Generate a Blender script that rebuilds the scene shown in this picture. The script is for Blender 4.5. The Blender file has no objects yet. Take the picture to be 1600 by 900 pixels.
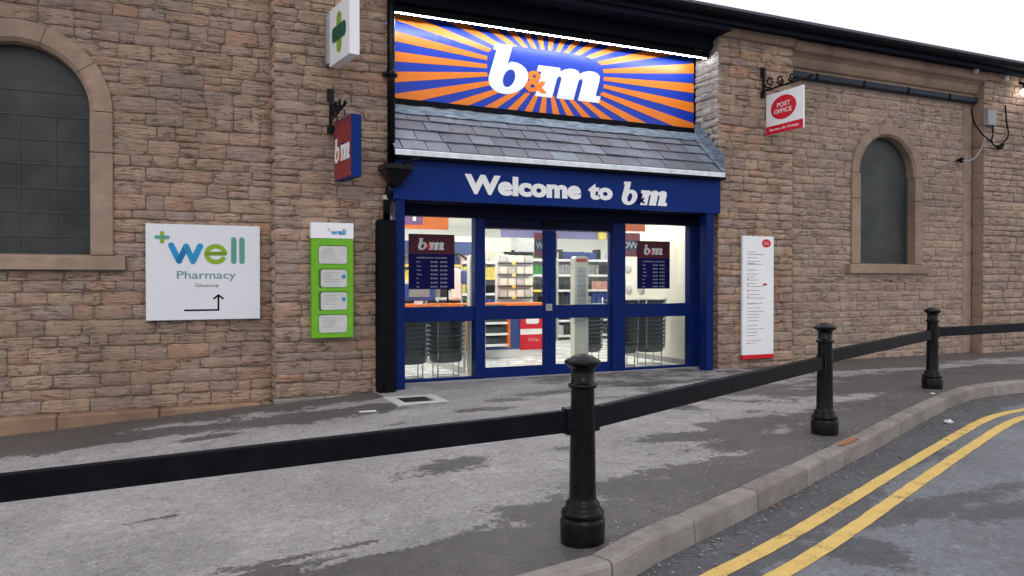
import bpy, bmesh, math, random
from mathutils import Vector, Matrix, noise
R = math.radians
rnd = random.Random(7)
S = bpy.context.scene
COL = S.collection

# ------------------------------------------------------------ camera
cam = bpy.data.cameras.new('camera'); cam.lens = 27.0; cam.sensor_width = 36
cam.clip_start = 0.05; cam.clip_end = 1000
co = bpy.data.objects.new('camera', cam); COL.objects.link(co)
co.location = (0, 0, 1.5)
co.rotation_euler = (R(90 - 0.57), 0, -math.atan2(.415, .910))
S.camera = co
# ------------------------------------------------------------ sky and sun (overcast)
w = bpy.data.worlds.new('World'); S.world = w; w.use_nodes = True
nt = w.node_tree; nt.nodes.clear()
out = nt.nodes.new('ShaderNodeOutputWorld'); bg = nt.nodes.new('ShaderNodeBackground')
sky = nt.nodes.new('ShaderNodeTexSky'); sky.sky_type = 'NISHITA'; sky.sun_disc = False
sky.sun_elevation = R(38); sky.sun_rotation = R(200)
mixw = nt.nodes.new('ShaderNodeMixRGB'); mixw.inputs[0].default_value = .90
mixw.inputs[2].default_value = (11.2, 11.3, 11.9, 1)          # flat cloud cover
nt.links.new(sky.outputs[0], mixw.inputs[1]); nt.links.new(mixw.outputs[0], bg.inputs[0])
bg.inputs[1].default_value = .1
nt.links.new(bg.outputs[0], out.inputs[0])
sd = bpy.data.lights.new('sun', 'SUN'); sd.energy = .5; sd.angle = R(25); sd.color = (1, .97, .93)
so = bpy.data.objects.new('sun', sd); COL.objects.link(so)
so.rotation_euler = (R(52), 0, R(-20))
S.view_settings.view_transform = 'Standard'; S.view_settings.look = 'None'
S.view_settings.exposure = 0; S.view_settings.gamma = 1

# ------------------------------------------------------------ helpers
def rot_of(o):
    l = Vector((0, 0, 0))
    while o is not None:
        l = l + Vector(o.location); o = o.parent
    return l
def tag(o, label=None, cat=None, group=None, kind=None):
    if label: o['label'] = label
    if cat: o['category'] = cat
    if group: o['group'] = group
    if kind: o['kind'] = kind
    return o
def empty(name, loc, label=None, cat=None, group=None):
    o = bpy.data.objects.new(name, None); COL.objects.link(o); o.location = loc
    o.empty_display_size = .2
    return tag(o, label, cat, group)
class B:
    """collects geometry in world coordinates"""
    def __init__(s): s.v = []; s.f = []; s.sm = []; s.mi = []
    def add(s, vs, fs, smooth=False, m=0):
        n = len(s.v); s.v += [tuple(p) for p in vs]
        for f in fs: s.f.append([n + i for i in f]); s.sm.append(smooth); s.mi.append(m)
        return s
    def box(s, x0, x1, y0, y1, z0, z1, m=0):
        vs = [(x0,y0,z0),(x1,y0,z0),(x1,y1,z0),(x0,y1,z0),(x0,y0,z1),(x1,y0,z1),(x1,y1,z1),(x0,y1,z1)]
        return s.add(vs, [(0,3,2,1),(4,5,6,7),(0,1,5,4),(1,2,6,5),(2,3,7,6),(3,0,4,7)], m=m)
    def bbox(s, x0, x1, y0, y1, z0, z1, b=.01, m=0):
        """box with chamfered edges"""
        vs = []; X = (x0, x1); Y = (y0, y1); Z = (z0, z1)
        idx = {}
        for i in (0,1):
            for j in (0,1):
                for k in (0,1):
                    sx, sy, sz = (1-2*i)*b, (1-2*j)*b, (1-2*k)*b
                    idx[i,j,k,0] = len(vs); vs.append((X[i], Y[j]+sy, Z[k]+sz))
                    idx[i,j,k,1] = len(vs); vs.append((X[i]+sx, Y[j], Z[k]+sz))
                    idx[i,j,k,2] = len(vs); vs.append((X[i]+sx, Y[j]+sy, Z[k]))
        fs = []
        for i in (0,1): fs.append([idx[i,0,0,0], idx[i,1,0,0], idx[i,1,1,0], idx[i,0,1,0]])
        for j in (0,1): fs.append([idx[0,j,0,1], idx[1,j,0,1], idx[1,j,1,1], idx[0,j,1,1]])
        for k in (0,1): fs.append([idx[0,0,k,2], idx[1,0,k,2], idx[1,1,k,2], idx[0,1,k,2]])
        for i in (0,1):
            for j in (0,1): fs.append([idx[i,j,0,0], idx[i,j,1,0], idx[i,j,1,1], idx[i,j,0,1]])
        for i in (0,1):
            for k in (0,1): fs.append([idx[i,0,k,0], idx[i,1,k,0], idx[i,1,k,2], idx[i,0,k,2]])
        for j in (0,1):
            for k in (0,1): fs.append([idx[0,j,k,1], idx[1,j,k,1], idx[1,j,k,2], idx[0,j,k,2]])
        for a in idx:
            if a[3] == 0: fs.append([idx[a[0],a[1],a[2],0], idx[a[0],a[1],a[2],1], idx[a[0],a[1],a[2],2]])
        return s.add(vs, fs, m=m)
    def lathe(s, prof, c=(0,0,0), n=32, smooth=True, m=0):
        vs = []; fs = []
        for z, r in prof:
            for k in range(n):
                a = 2*math.pi*k/n; vs.append((c[0]+r*math.cos(a), c[1]+r*math.sin(a), c[2]+z))
        for i in range(len(prof)-1):
            for k in range(n):
                k2 = (k+1) % n; fs.append((i*n+k, i*n+k2, (i+1)*n+k2, (i+1)*n+k))
        return s.add(vs, fs, smooth, m)
    def tube(s, pts, r, n=8, smooth=True, m=0):
        pts = [Vector(p) for p in pts]; vs = []; fs = []
        rr = r if isinstance(r, (list, tuple)) else [r]*len(pts)
        for i, p in enumerate(pts):
            d = (pts[min(i+1, len(pts)-1)] - pts[max(i-1, 0)]).normalized()
            a = d.cross(Vector((0,0,1)))
            if a.length < .05: a = d.cross(Vector((0,1,0)))
            a.normalize(); b = d.cross(a)
            for k in range(n):
                t = 2*math.pi*k/n; vs.append(p + rr[i]*(a*math.cos(t) + b*math.sin(t)))
        for i in range(len(pts)-1):
            for k in range(n):
                k2 = (k+1) % n; fs.append((i*n+k, i*n+k2, (i+1)*n+k2, (i+1)*n+k))
        fs.append(list(range(n))[::-1]); fs.append([(len(pts)-1)*n+k for k in range(n)])
        return s.add(vs, fs, smooth, m)
    def extrude_x(s, prof, x0, x1, m=0, smooth=False):
        """profile of (y, z) points run along x"""
        n = len(prof); vs = [(x0, y, z) for y, z in prof] + [(x1, y, z) for y, z in prof]
        fs = [(i, (i+1) % n, n+(i+1) % n, n+i) for i in range(n)] + [list(range(n))[::-1], list(range(n, 2*n))]
        return s.add(vs, fs, smooth, m)
    def plate(s, pl, poly, d0, d1, m=0):
        """convex or star polygon on plane pl, from depth d0 to d1 (towards the viewer of the plane)"""
        n = len(poly); vs = [pl(u, v, d0) for u, v in poly] + [pl(u, v, d1) for u, v in poly]
        fs = [list(range(n, 2*n))] + [(i, (i+1) % n, n+(i+1) % n, n+i) for i in range(n)]
        return s.add(vs, fs, m=m)
    def build(s, name, mat, parent=None, label=None, cat=None, group=None, kind=None, origin=None):
        me = bpy.data.meshes.new(name)
        o = bpy.data.objects.new(name, me); COL.objects.link(o)
        off = rot_of(parent)
        if origin is not None:
            o.location = Vector(origin) - off; off = Vector(origin)
        if parent: o.parent = parent
        me.from_pydata([tuple(Vector(p) - off) for p in s.v], [], s.f)
        for p, sm, mi in zip(me.polygons, s.sm, s.mi): p.use_smooth = sm; p.material_index = mi
        for mm in (mat if isinstance(mat, (list, tuple)) else [mat]): me.materials.append(mm)
        bm = bmesh.new(); bm.from_mesh(me); bmesh.ops.recalc_face_normals(bm, faces=bm.faces); bm.to_mesh(me); bm.free()
        return tag(o, label, cat, group, kind)
def plane(o, u, v, n):
    o, u, v, n = Vector(o), Vector(u).normalized(), Vector(v).normalized(), Vector(n).normalized()
    return lambda a, b, d=0: o + u*a + v*b + n*d
def rect(u0, u1, v0, v1): return [(u0,v0),(u1,v0),(u1,v1),(u0,v1)]
def ell(cu, cv, ru, rv, n=28, a0=0, a1=360):
    full = abs(a1-a0) >= 360
    return [(cu+ru*math.cos(R(a0+(a1-a0)*k/(n if full else n-1))), cv+rv*math.sin(R(a0+(a1-a0)*k/(n if full else n-1)))) for k in range(n)]
def rrect(u0, u1, v0, v1, r, n=5):
    p = []
    for cu, cv, a in ((u1-r, v1-r, 0), (u0+r, v1-r, 90), (u0+r, v0+r, 180), (u1-r, v0+r, 270)):
        p += [(cu+r*math.cos(R(a+90*k/n)), cv+r*math.sin(R(a+90*k/n))) for k in range(n+1)]
    return p
def capsule(p, q, r, n=8):
    a = math.degrees(math.atan2(q[1]-p[1], q[0]-p[0]))
    return [(q[0]+r*math.cos(R(a-90+180*k/n)), q[1]+r*math.sin(R(a-90+180*k/n))) for k in range(n+1)] + \
           [(p[0]+r*math.cos(R(a+90+180*k/n)), p[1]+r*math.sin(R(a+90+180*k/n))) for k in range(n+1)]
def curve_mesh(cu):
    o = bpy.data.objects.new('tmp', cu); COL.objects.link(o)
    dg = bpy.context.evaluated_depsgraph_get(); dg.update()
    me = bpy.data.meshes.new_from_object(o.evaluated_get(dg))
    vs = [tuple(v.co) for v in me.vertices]; fs = [list(p.vertices) for p in me.polygons]
    bpy.data.objects.remove(o); bpy.data.meshes.remove(me)
    return vs, fs
def put2d(vs, fs, pl, b, m=0, d=0, su=1, sv=1, ou=0, ov=0, shear=0):
    b.add([pl(ou+su*(x+shear*y), ov+sv*y, d+max(z, 0)) for x, y, z in vs], fs, m=m); return b
def fill2d(loops, ext):
    cu = bpy.data.curves.new('c', 'CURVE'); cu.dimensions = '2D'; cu.fill_mode = 'BOTH'; cu.extrude = ext
    for l in loops:
        s = cu.splines.new('POLY'); s.points.add(len(l)-1); s.use_cyclic_u = True
        for p, q in zip(s.points, l): p.co = (q[0], q[1], 0, 1)
    r = curve_mesh(cu); bpy.data.curves.remove(cu); return r
def text(body, ext=.001, bold=0, align='CENTER', space=1):
    cu = bpy.data.curves.new('t', 'FONT'); cu.body = body; cu.size = 1; cu.extrude = ext; cu.offset = bold
    cu.align_x = align; cu.align_y = 'CENTER'; cu.resolution_u = 3; cu.space_character = space
    r = curve_mesh(cu); bpy.data.curves.remove(cu); return r
def put_text(b, pl, body, u, v, height, width=None, bold=0, d=0, m=0, align='CENTER', ext=.001, shear=0):
    vs, fs = text(body, ext, bold, align)
    if not vs: return b
    xs = [p[0] for p in vs]; ys = [p[1] for p in vs]
    h = max(ys)-min(ys); wd = max(xs)-min(xs); sv = height/h; su = sv if width is None else width/wd
    cy = (max(ys)+min(ys))/2
    ox = (max(xs)+min(xs))/2 if align == 'CENTER' else min(xs)
    vs = [(x-ox, y-cy, z) for x, y, z in vs]
    return put2d(vs, fs, pl, b, m, d, su, sv, u, v, shear)

def letters(pl, body, u, v, height, width, bold, d, m, parent):
    vs, fs = text(body, .001, bold); xs = [p[0] for p in vs]; ys = [p[1] for p in vs]
    sv = height/(max(ys)-min(ys)); su = width/(max(xs)-min(xs)); cx = (max(xs)+min(xs))/2; cy = (max(ys)+min(ys))/2
    par = list(range(len(vs)))
    def find(i):
        while par[i] != i: par[i] = par[par[i]]; i = par[i]
        return i
    for f in fs:
        for k in f[1:]: par[find(k)] = find(f[0])
    comp = {}
    for i in range(len(vs)): comp.setdefault(find(i), []).append(i)
    for ids in sorted(comp.values(), key=lambda c: min(vs[i][0] for i in c)):
        mp = {i: k for k, i in enumerate(ids)}; q = B()
        q.add([pl(u+su*(vs[i][0]-cx), v+sv*(vs[i][1]-cy), d+max(0, vs[i][2])) for i in ids], [[mp[k] for k in f] for f in fs if f[0] in mp]); q.build('letter', m, parent)
# ------------------------------------------------------------ materials
def new_mat(name):
    m = bpy.data.materials.new(name); m.use_nodes = True
    n = m.node_tree.nodes; l = m.node_tree.links; p = n['Principled BSDF']
    return m, n, l, p
def mat(name, col, rough=.6, metal=0, var=.12, scale=12, bump=.0, bscale=60, emit=0, spec=.22, coat=0, stretch=(1,1,1)):
    m, n, l, p = new_mat(name)
    p.inputs['Roughness'].default_value = rough; p.inputs['Metallic'].default_value = metal
    p.inputs['Specular IOR Level'].default_value = spec
    if coat: p.inputs['Coat Weight'].default_value = coat; p.inputs['Coat Roughness'].default_value = .12
    g = n.new('ShaderNodeNewGeometry'); mp = n.new('ShaderNodeMapping'); mp.inputs['Scale'].default_value = stretch
    l.new(g.outputs['Position'], mp.inputs[0])
    t = n.new('ShaderNodeTexNoise'); t.inputs['Scale'].default_value = scale; t.inputs['Detail'].default_value = 6
    l.new(mp.outputs[0], t.inputs['Vector'])
    r = n.new('ShaderNodeValToRGB'); e = r.color_ramp.elements
    e[0].position = .3; e[1].position = .7
    e[0].color = tuple(c*(1-var) for c in col)+(1,); e[1].color = tuple(min(1, c*(1+var)) for c in col)+(1,)
    l.new(t.outputs[0], r.inputs[0]); l.new(r.outputs[0], p.inputs['Base Color'])
    rr = n.new('ShaderNodeMapRange'); rr.inputs[3].default_value = max(0, rough-.08); rr.inputs[4].default_value = min(1, rough+.12)
    l.new(t.outputs[0], rr.inputs[0]); l.new(rr.outputs[0], p.inputs['Roughness'])
    if bump:
        t2 = n.new('ShaderNodeTexNoise'); t2.inputs['Scale'].default_value = bscale; t2.inputs['Detail'].default_value = 5
        l.new(mp.outputs[0], t2.inputs['Vector'])
        b = n.new('ShaderNodeBump'); b.inputs['Strength'].default_value = bump; b.inputs['Distance'].default_value = .01
        l.new(t2.outputs[0], b.inputs['Height']); l.new(b.outputs[0], p.inputs['Normal'])
    if emit:
        p.inputs['Emission Color'].default_value = tuple(col)+(1,); p.inputs['Emission Strength'].default_value = emit
    return m
def stone_mat(name, cols, dark=.5, gloss=.88):
    m, n, l, p = new_mat(name)
    p.inputs['Roughness'].default_value = gloss; p.inputs['Specular IOR Level'].default_value = .25 if gloss > .8 else .5
    oi = n.new('ShaderNodeObjectInfo'); r = n.new('ShaderNodeValToRGB'); e = r.color_ramp.elements
    while len(e) < len(cols): e.new(.5)
    for i, c in enumerate(cols): e[i].position = i/(len(cols)-1); e[i].color = c+(1,)
    l.new(oi.outputs['Random'], r.inputs[0])
    g = n.new('ShaderNodeNewGeometry')
    def nz(scale, st, detail=6, rough=.6):
        mp = n.new('ShaderNodeMapping'); mp.inputs['Scale'].default_value = st
        l.new(g.outputs['Position'], mp.inputs[0])
        t = n.new('ShaderNodeTexNoise'); t.inputs['Scale'].default_value = scale; t.inputs['Detail'].default_value = detail
        t.inputs['Roughness'].default_value = rough; l.new(mp.outputs[0], t.inputs['Vector']); return t
    a = nz(5, (1,1,1)); b = nz(5, (1,1,7), 7, .68); c = nz(70, (1,1,1.6)); dd = nz(.8, (1,1,.7), 4); ck = nz(1.6, (1,1,7.5), 3, .6); ck2 = nz(2.4, (1,1,2.2), 3)
    def ramp(src, p0, p1, c0, c1):
        q = n.new('ShaderNodeMapRange'); q.inputs[1].default_value = p0; q.inputs[2].default_value = p1
        q.inputs[3].default_value = c0; q.inputs[4].default_value = c1; l.new(src, q.inputs[0]); return q.outputs[0]
    def mul(x, y):
        q = n.new('ShaderNodeMath'); q.operation = 'MULTIPLY'; l.new(x, q.inputs[0]); l.new(y, q.inputs[1]); return q.outputs[0]
    ab = n.new('ShaderNodeMath'); ab.operation = 'SUBTRACT'; ab.inputs[1].default_value = .5; l.new(ck.outputs[0], ab.inputs[0])
    ac = n.new('ShaderNodeMath'); ac.operation = 'ABSOLUTE'; l.new(ab.outputs[0], ac.inputs[0])
    crk = ramp(ac.outputs[0], .0, .016, 0, 1)
    cm = n.new('ShaderNodeMath'); cm.operation = 'MAXIMUM'; l.new(crk, cm.inputs[0]); l.new(ramp(ck2.outputs[0], .47, .53, 1, 0), cm.inputs[1])
    crk = ramp(cm.outputs[0], 0, 1, .42 if dark < .8 else 1, 1)
    k = mul(crk, mul(ramp(a.outputs[0], .4, .6, 1, 1), ramp(a.outputs[0], .4, .6, 1, 1)))
    k = mul(k, mul(ramp(a.outputs[0], .35, .65, .88, 1.1), ramp(b.outputs[0], .36, .50, .35+.65*dark, 1.06)))
    k = mul(k, mul(ramp(c.outputs[0], .3, .7, .86, 1.12), ramp(dd.outputs[0], .35, .65, .80, 1.12)))
    k0 = mul(mul(ramp(a.outputs[0], .35, .65, .78, 1.2), ramp(b.outputs[0], .36, .5, dark, 1.0)), mul(ramp(c.outputs[0], .3, .7, .82, 1.15), ramp(dd.outputs[0], .35, .65, .86, 1.1)))
    # tint drift inside a stone
    r2 = n.new('ShaderNodeValToRGB'); e2 = r2.color_ramp.elements
    e2[0].position = .3; e2[0].color = (1.0, .93, .9, 1); e2[1].position = .7; e2[1].color = (1.0, 1.0, .93, 1)
    l.new(a.outputs['Color'], r2.inputs[0])
    mx = n.new('ShaderNodeMixRGB'); mx.blend_type = 'MULTIPLY'; mx.inputs[0].default_value = 1
    l.new(r.outputs[0], mx.inputs[1]); l.new(r2.outputs[0], mx.inputs[2])
    vm = n.new('ShaderNodeVectorMath'); vm.operation = 'SCALE'; l.new(mx.outputs[0], vm.inputs[0]); l.new(k, vm.inputs['Scale'])
    l.new(vm.outputs[0], p.inputs['Base Color'])
    bp = n.new('ShaderNodeBump'); bp.inputs['Strength'].default_value = 1.0 if dark < .8 else .3; bp.inputs['Distance'].default_value = .055 if dark < .8 else .012
    hh = n.new('ShaderNodeMath'); hh.operation = 'ADD'; l.new(b.outputs[0], hh.inputs[0]); hq = ramp(cm.outputs[0], 0, 1, -.3 if dark < .8 else 0, 0); l.new(hq, hh.inputs[1]); l.new(hh.outputs[0], bp.inputs['Height'])
    b2 = n.new('ShaderNodeBump'); b2.inputs['Strength'].default_value = .5; b2.inputs['Distance'].default_value = .008
    l.new(c.outputs[0], b2.inputs['Height']); l.new(bp.outputs[0], b2.inputs['Normal']); l.new(b2.outputs[0], p.inputs['Normal'])
    return m
M = {}
M['stone'] = stone_mat('stone', [(0.436,0.319,0.258),(0.506,0.368,0.276),(0.400,0.293,0.244),(0.469,0.341,0.267),(0.427,0.323,0.285),(0.491,0.355,0.267),(0.537,0.398,0.299),(0.404,0.306,0.271),(0.528,0.332,0.236),(0.450,0.332,0.271),(0.455,0.349,0.308),(0.501,0.337,0.258),(0.473,0.359,0.280)], dark=.52)
M['stone_right'] = stone_mat('stone_right', [(0.474,0.357,0.289),(0.417,0.313,0.257),(0.502,0.379,0.302),(0.454,0.339,0.280),(0.407,0.316,0.280),(0.512,0.384,0.307),(0.435,0.316,0.257)], dark=.7)
M['ashlar'] = stone_mat('ashlar', [(0.307,0.222,0.175),(0.327,0.240,0.188),(0.293,0.222,0.182)], dark=.9)
M['plinth'] = stone_mat('plinth', [(0.253,0.168,0.122),(0.286,0.189,0.133)], dark=.9)
M['lamplit_stone'] = stone_mat('lamplit_stone', [(0.496,0.480,0.456),(0.560,0.544,0.512),(0.464,0.440,0.416)], dark=.7)  # rubble made pale: the trough light's glow is put into its colour
M['mortar'] = mat('mortar', (.24,.20,.165), .95, var=.4, scale=20, bump=.5)
M['mortar_light'] = mat('mortar_light', (.40,.33,.27), .95, var=.25, scale=20, bump=.5)
M['black'] = mat('black_paint', (.003,.003,.0045), .24, var=.4, scale=30, bump=.12, bscale=40, spec=.2)
M['dull_black'] = mat('dull_black', (.003,.0035,.006), .6, spec=.1, var=.3, bump=.15)
M['rail'] = mat('rail_paint', (.004,.005,.008), .45, spec=.1, var=.35, scale=8, bump=.15, bscale=30)
M['soffit'] = mat('soffit_paint', (.004,.005,.012), .7, spec=.1, var=.3, scale=6, bump=.2)
M['blue'] = mat('blue_paint', (.0025,.022,.155), .45, spec=.12, var=.12, scale=5, bump=.03)
M['frame_blue'] = mat('frame_blue', (.002,.014,.11), .45, spec=.12, var=.12, scale=5)
M['navy'] = mat('navy', (.002,.003,.06), .5, spec=.1, var=.05)
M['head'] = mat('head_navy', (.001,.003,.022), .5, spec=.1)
M['sign_blue'] = mat('sign_blue', (.008,.04,.40), .3, var=.05, spec=.35)
M['sign_orange'] = mat('sign_orange', (.84,.21,.018), .3, var=.05, spec=.35)
M['orange'] = mat('orange', (.75,.17,.02), .5)
M['white'] = mat('white_print', (.85,.85,.86), .45, var=.03, scale=4)
M['board'] = mat('white_board', (.72,.73,.77), .4, var=.03, scale=2)
M['cream'] = mat('cream', (.78,.75,.66), .7, var=.03)
M['red'] = mat('red', (.62,.012,.03), .4)
M['dark_red'] = mat('dark_red', (.06,.006,.014), .4)
M['rust_red'] = mat('rust_red', (.36,.055,.03), .5)
M['lime'] = mat('lime', (.15,.42,.02), .4, var=.06)
M['green_dark'] = mat('green_dark', (.01,.11,.06), .4)
M['teal'] = mat('teal', (.10,.32,.24), .4); M['grey_teal'] = mat('grey_teal', (.16,.27,.25), .5)
M['cyan'] = mat('cyan', (.02,.27,.53), .4); M['cyan_dark'] = mat('cyan_dark', (.01,.16,.38), .4)
M['leaf_green'] = mat('leaf_green', (.25,.40,.03), .4)
M['grey'] = mat('grey', (.3,.3,.3), .5); M['pale_grey'] = mat('pale_grey', (.52,.52,.52), .5)
M['print_grey'] = mat('print_grey', (.42,.42,.45), .6)
M['dark_grey'] = mat('dark_grey', (.05,.055,.06), .5, var=.3, scale=20)
M['basket'] = mat('basket', (.13,.14,.145), .45, var=.2)  # lightened grey: reflections in the window in front are put into the colour
M['steel'] = mat('steel', (.45,.46,.47), .3, metal=.9)
M['slate'] = stone_mat('slate', [(0.143,0.158,0.209),(0.180,0.204,0.263),(0.130,0.141,0.184),(0.161,0.172,0.219),(0.211,0.242,0.306),(0.148,0.156,0.197),(0.135,0.144,0.184)], dark=.85, gloss=.45)
M['roof'] = mat('roof_slate', (.12,.13,.15), .6)
M['lead'] = mat('lead', (.17,.215,.265), .5, var=.5, scale=14, bump=.7, bscale=25, stretch=(.5,1,2))
M['lead_pale'] = mat('lead_pale', (.78,.83,.86), .45, var=.15, scale=9, bump=.3, bscale=20)
M['pipe_blue'] = mat('pipe_blue', (.022,.03,.045), .5, var=.3, bump=.2)
M['kerb'] = stone_mat('kerb', [(0.258,0.234,0.228),(0.292,0.270,0.259),(0.232,0.211,0.205),(0.267,0.239,0.223)], dark=.88)
M['kerb_rust'] = stone_mat('kerb_rust', [(.30,.17,.12),(.32,.18,.12)], dark=.85)
M['leaf'] = mat('dry_leaf', (.28,.19,.14), .8, var=.5); M['litter'] = mat('litter', (.7,.68,.66), .7)
M['floor'] = mat('shop_floor', (.66,.67,.66), .25, var=.04, scale=3)
M['shop_wall'] = mat('shop_wall', (.80,.79,.75), .7, var=.02)
M['yellow_goods'] = mat('yellow_goods', (.75,.62,.12), .5); M['green_goods'] = mat('green_goods', (.06,.3,.08), .5)
M['pink_goods'] = mat('pink_goods', (.7,.35,.30), .5); M['blue_goods'] = mat('blue_goods', (.05,.08,.3), .5)
def emis(name, col, s):
    m, n, l, p = new_mat(name)
    p.inputs['Base Color'].default_value = col+(1,)
    p.inputs['Emission Color'].default_value = col+(1,); p.inputs['Emission Strength'].default_value = s
    return m
M['shop_light'] = emis('shop_light', (1, .98, .93), 17)
M['tube'] = emis('tube_light', (.86, .93, 1), 185)
M['bulb'] = emis('bulb', (1, .95, .88), 12)
def glass_mat():
    m, n, l, p = new_mat('shop_glass')
    o = n['Material Output']; tr = n.new('ShaderNodeBsdfTransparent'); gl = n.new('ShaderNodeBsdfGlossy')
    tr.inputs[0].default_value = (.93,.96,.95,1); gl.inputs['Roughness'].default_value = .02
    fr = n.new('ShaderNodeFresnel'); fr.inputs[0].default_value = 1.45
    mx = n.new('ShaderNodeMixShader'); l.new(fr.outputs[0], mx.inputs[0]); l.new(tr.outputs[0], mx.inputs[1]); l.new(gl.outputs[0], mx.inputs[2])
    l.new(mx.outputs[0], o.inputs[0]); return m
M['glass'] = glass_mat()
def window_mat(name, c0, c1, grime):
    m, n, l, p = new_mat(name)
    g = n.new('ShaderNodeNewGeometry'); t = n.new('ShaderNodeTexNoise'); t.inputs['Scale'].default_value = 2.2; t.inputs['Detail'].default_value = 5
    l.new(g.outputs['Position'], t.inputs['Vector'])
    r = n.new('ShaderNodeValToRGB'); r.color_ramp.elements[0].position = .35; r.color_ramp.elements[1].position = .7
    r.color_ramp.elements[0].color = c0+(1,); r.color_ramp.elements[1].color = c1+(1,)
    l.new(t.outputs[0], r.inputs[0]); l.new(r.outputs[0], p.inputs['Base Color'])
    p.inputs['Roughness'].default_value = grime; p.inputs['Specular IOR Level'].default_value = .4
    b = n.new('ShaderNodeBump'); b.inputs['Strength'].default_value = .15; b.inputs['Distance'].default_value = .02
    l.new(t.outputs[0], b.inputs['Height']); l.new(b.outputs[0], p.inputs['Normal'])
    return m
M['dark_pane'] = window_mat('dark_pane', (.010,.012,.013), (.036,.041,.041), .4)
M['green_pane'] = window_mat('green_pane', (.020,.025,.025), (.046,.052,.047), .5)
def asphalt(name, dry, damp, attr='damp', rough=.8):
    m, n, l, p = new_mat(name)
    g = n.new('ShaderNodeNewGeometry')
    def nz(sc, det=6, ro=.6):
        t = n.new('ShaderNodeTexNoise'); t.inputs['Scale'].default_value = sc; t.inputs['Detail'].default_value = det
        t.inputs['Roughness'].default_value = ro; l.new(g.outputs['Position'], t.inputs['Vector']); return t.outputs[0]
    def mr(src, a, b, c, d):
        q = n.new('ShaderNodeMapRange'); q.inputs[1].default_value = a; q.inputs[2].default_value = b
        q.inputs[3].default_value = c; q.inputs[4].default_value = d; l.new(src, q.inputs[0]); return q.outputs[0]
    def mth(op, x, y):
        q = n.new('ShaderNodeMath'); q.operation = op
        for i, s in enumerate((x, y)):
            if isinstance(s, (int, float)): q.inputs[i].default_value = s
            else: l.new(s, q.inputs[i])
        return q.outputs[0]
    at = n.new('ShaderNodeAttribute'); at.attribute_name = attr
    fine = nz(110, 4, .7); mid = nz(7, 8, .65); big = nz(1.1, 5); grit = n.new('ShaderNodeTexVoronoi'); grit.inputs['Scale'].default_value = 95
    g3 = n.new('ShaderNodeTexVoronoi'); g3.inputs['Scale'].default_value = 38; l.new(g.outputs['Position'], g3.inputs['Vector'])
    l.new(g.outputs['Position'], grit.inputs['Vector'])
    sx0 = n.new('ShaderNodeSeparateColor'); l.new(g3.outputs['Color'], sx0.inputs[0])
    a = mth('ADD', at.outputs['Fac'], mth('MULTIPLY', mth('SUBTRACT', mid, .5), 1.5))
    a = mth('ADD', a, mth('MULTIPLY', mth('SUBTRACT', sx0.outputs[2], .5), .22)); a = mth('ADD', a, mth('MULTIPLY', mth('SUBTRACT', nz(2.6, 6, .7), .5), 1.1))
    k = mr(a, .42, .60, 0, 1)
    mx = n.new('ShaderNodeMixRGB'); l.new(k, mx.inputs[0]); mx.inputs[1].default_value = dry+(1,); mx.inputs[2].default_value = damp+(1,)
    v = mth('MULTIPLY', mth('MULTIPLY', mr(fine, .25, .75, .78, 1.22), mr(mid, .3, .7, .86, 1.12)), mth('MULTIPLY', mr(big, .35, .65, .85, 1.15), mr(grit.outputs['Color'], 0, 1, .82, 1.22)))
    sx = n.new('ShaderNodeSeparateColor'); l.new(g3.outputs['Color'], sx.inputs[0])
    v = mth('MULTIPLY', v, mr(sx.outputs[0], 0, 1, .91, 1.09)); v = mth('MULTIPLY', v, mr(sx.outputs[1], .93, .96, 1, 1.25)); v = mth('MULTIPLY', v, mr(sx.outputs[2], .90, .94, 1, .78))
    dk = mr(nz(3.4, 8, .75), .60, .66, 1, .62); v = mth('MULTIPLY', v, dk)
    vm = n.new('ShaderNodeVectorMath'); vm.operation = 'SCALE'; l.new(mx.outputs[0], vm.inputs[0]); l.new(v, vm.inputs['Scale'])
    l.new(vm.outputs[0], p.inputs['Base Color'])
    l.new(mr(k, 0, 1, rough, rough-.25), p.inputs['Roughness'])
    b = n.new('ShaderNodeBump'); b.inputs['Strength'].default_value = .55; b.inputs['Distance'].default_value = .006
    l.new(mth('ADD', fine, grit.outputs['Distance']), b.inputs['Height']); l.new(b.outputs[0], p.inputs['Normal'])
    return m
M['pavement'] = asphalt('pavement_asphalt', (.315,.296,.296), (.100,.090,.088))
M['asphalt'] = asphalt('road_asphalt', (.165,.17,.185), (.080,.082,.09))
M['far_ground'] = mat('far_ground', (.1,.1,.1), .9, var=.2)
def line_mat():
    m, n, l, p = new_mat('yellow_paint')
    g = n.new('ShaderNodeNewGeometry'); t = n.new('ShaderNodeTexNoise'); t.inputs['Scale'].default_value = 60; t.inputs['Detail'].default_value = 6
    t2 = n.new('ShaderNodeTexNoise'); t2.inputs['Scale'].default_value = 6; t2.inputs['Detail'].default_value = 5
    for q in (t, t2): l.new(g.outputs['Position'], q.inputs['Vector'])
    ad = n.new('ShaderNodeMath'); ad.operation = 'ADD'; l.new(t.outputs[0], ad.inputs[0]); l.new(t2.outputs[0], ad.inputs[1])
    r = n.new('ShaderNodeValToRGB'); e = r.color_ramp.elements
    e[0].position = .36; e[0].color = (.16,.13,.08,1); e[1].position = .42; e[1].color = (.66,.44,.12,1)
    x = e.new(.62); x.color = (.76,.52,.16,1)
    hf = n.new('ShaderNodeMath'); hf.operation = 'MULTIPLY'; hf.inputs[1].default_value = .5
    l.new(ad.outputs[0], hf.inputs[0]); l.new(hf.outputs[0], r.inputs[0]); l.new(r.outputs[0], p.inputs['Base Color'])
    p.inputs['Roughness'].default_value = .7
    return m
M['yellow'] = line_mat()

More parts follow.
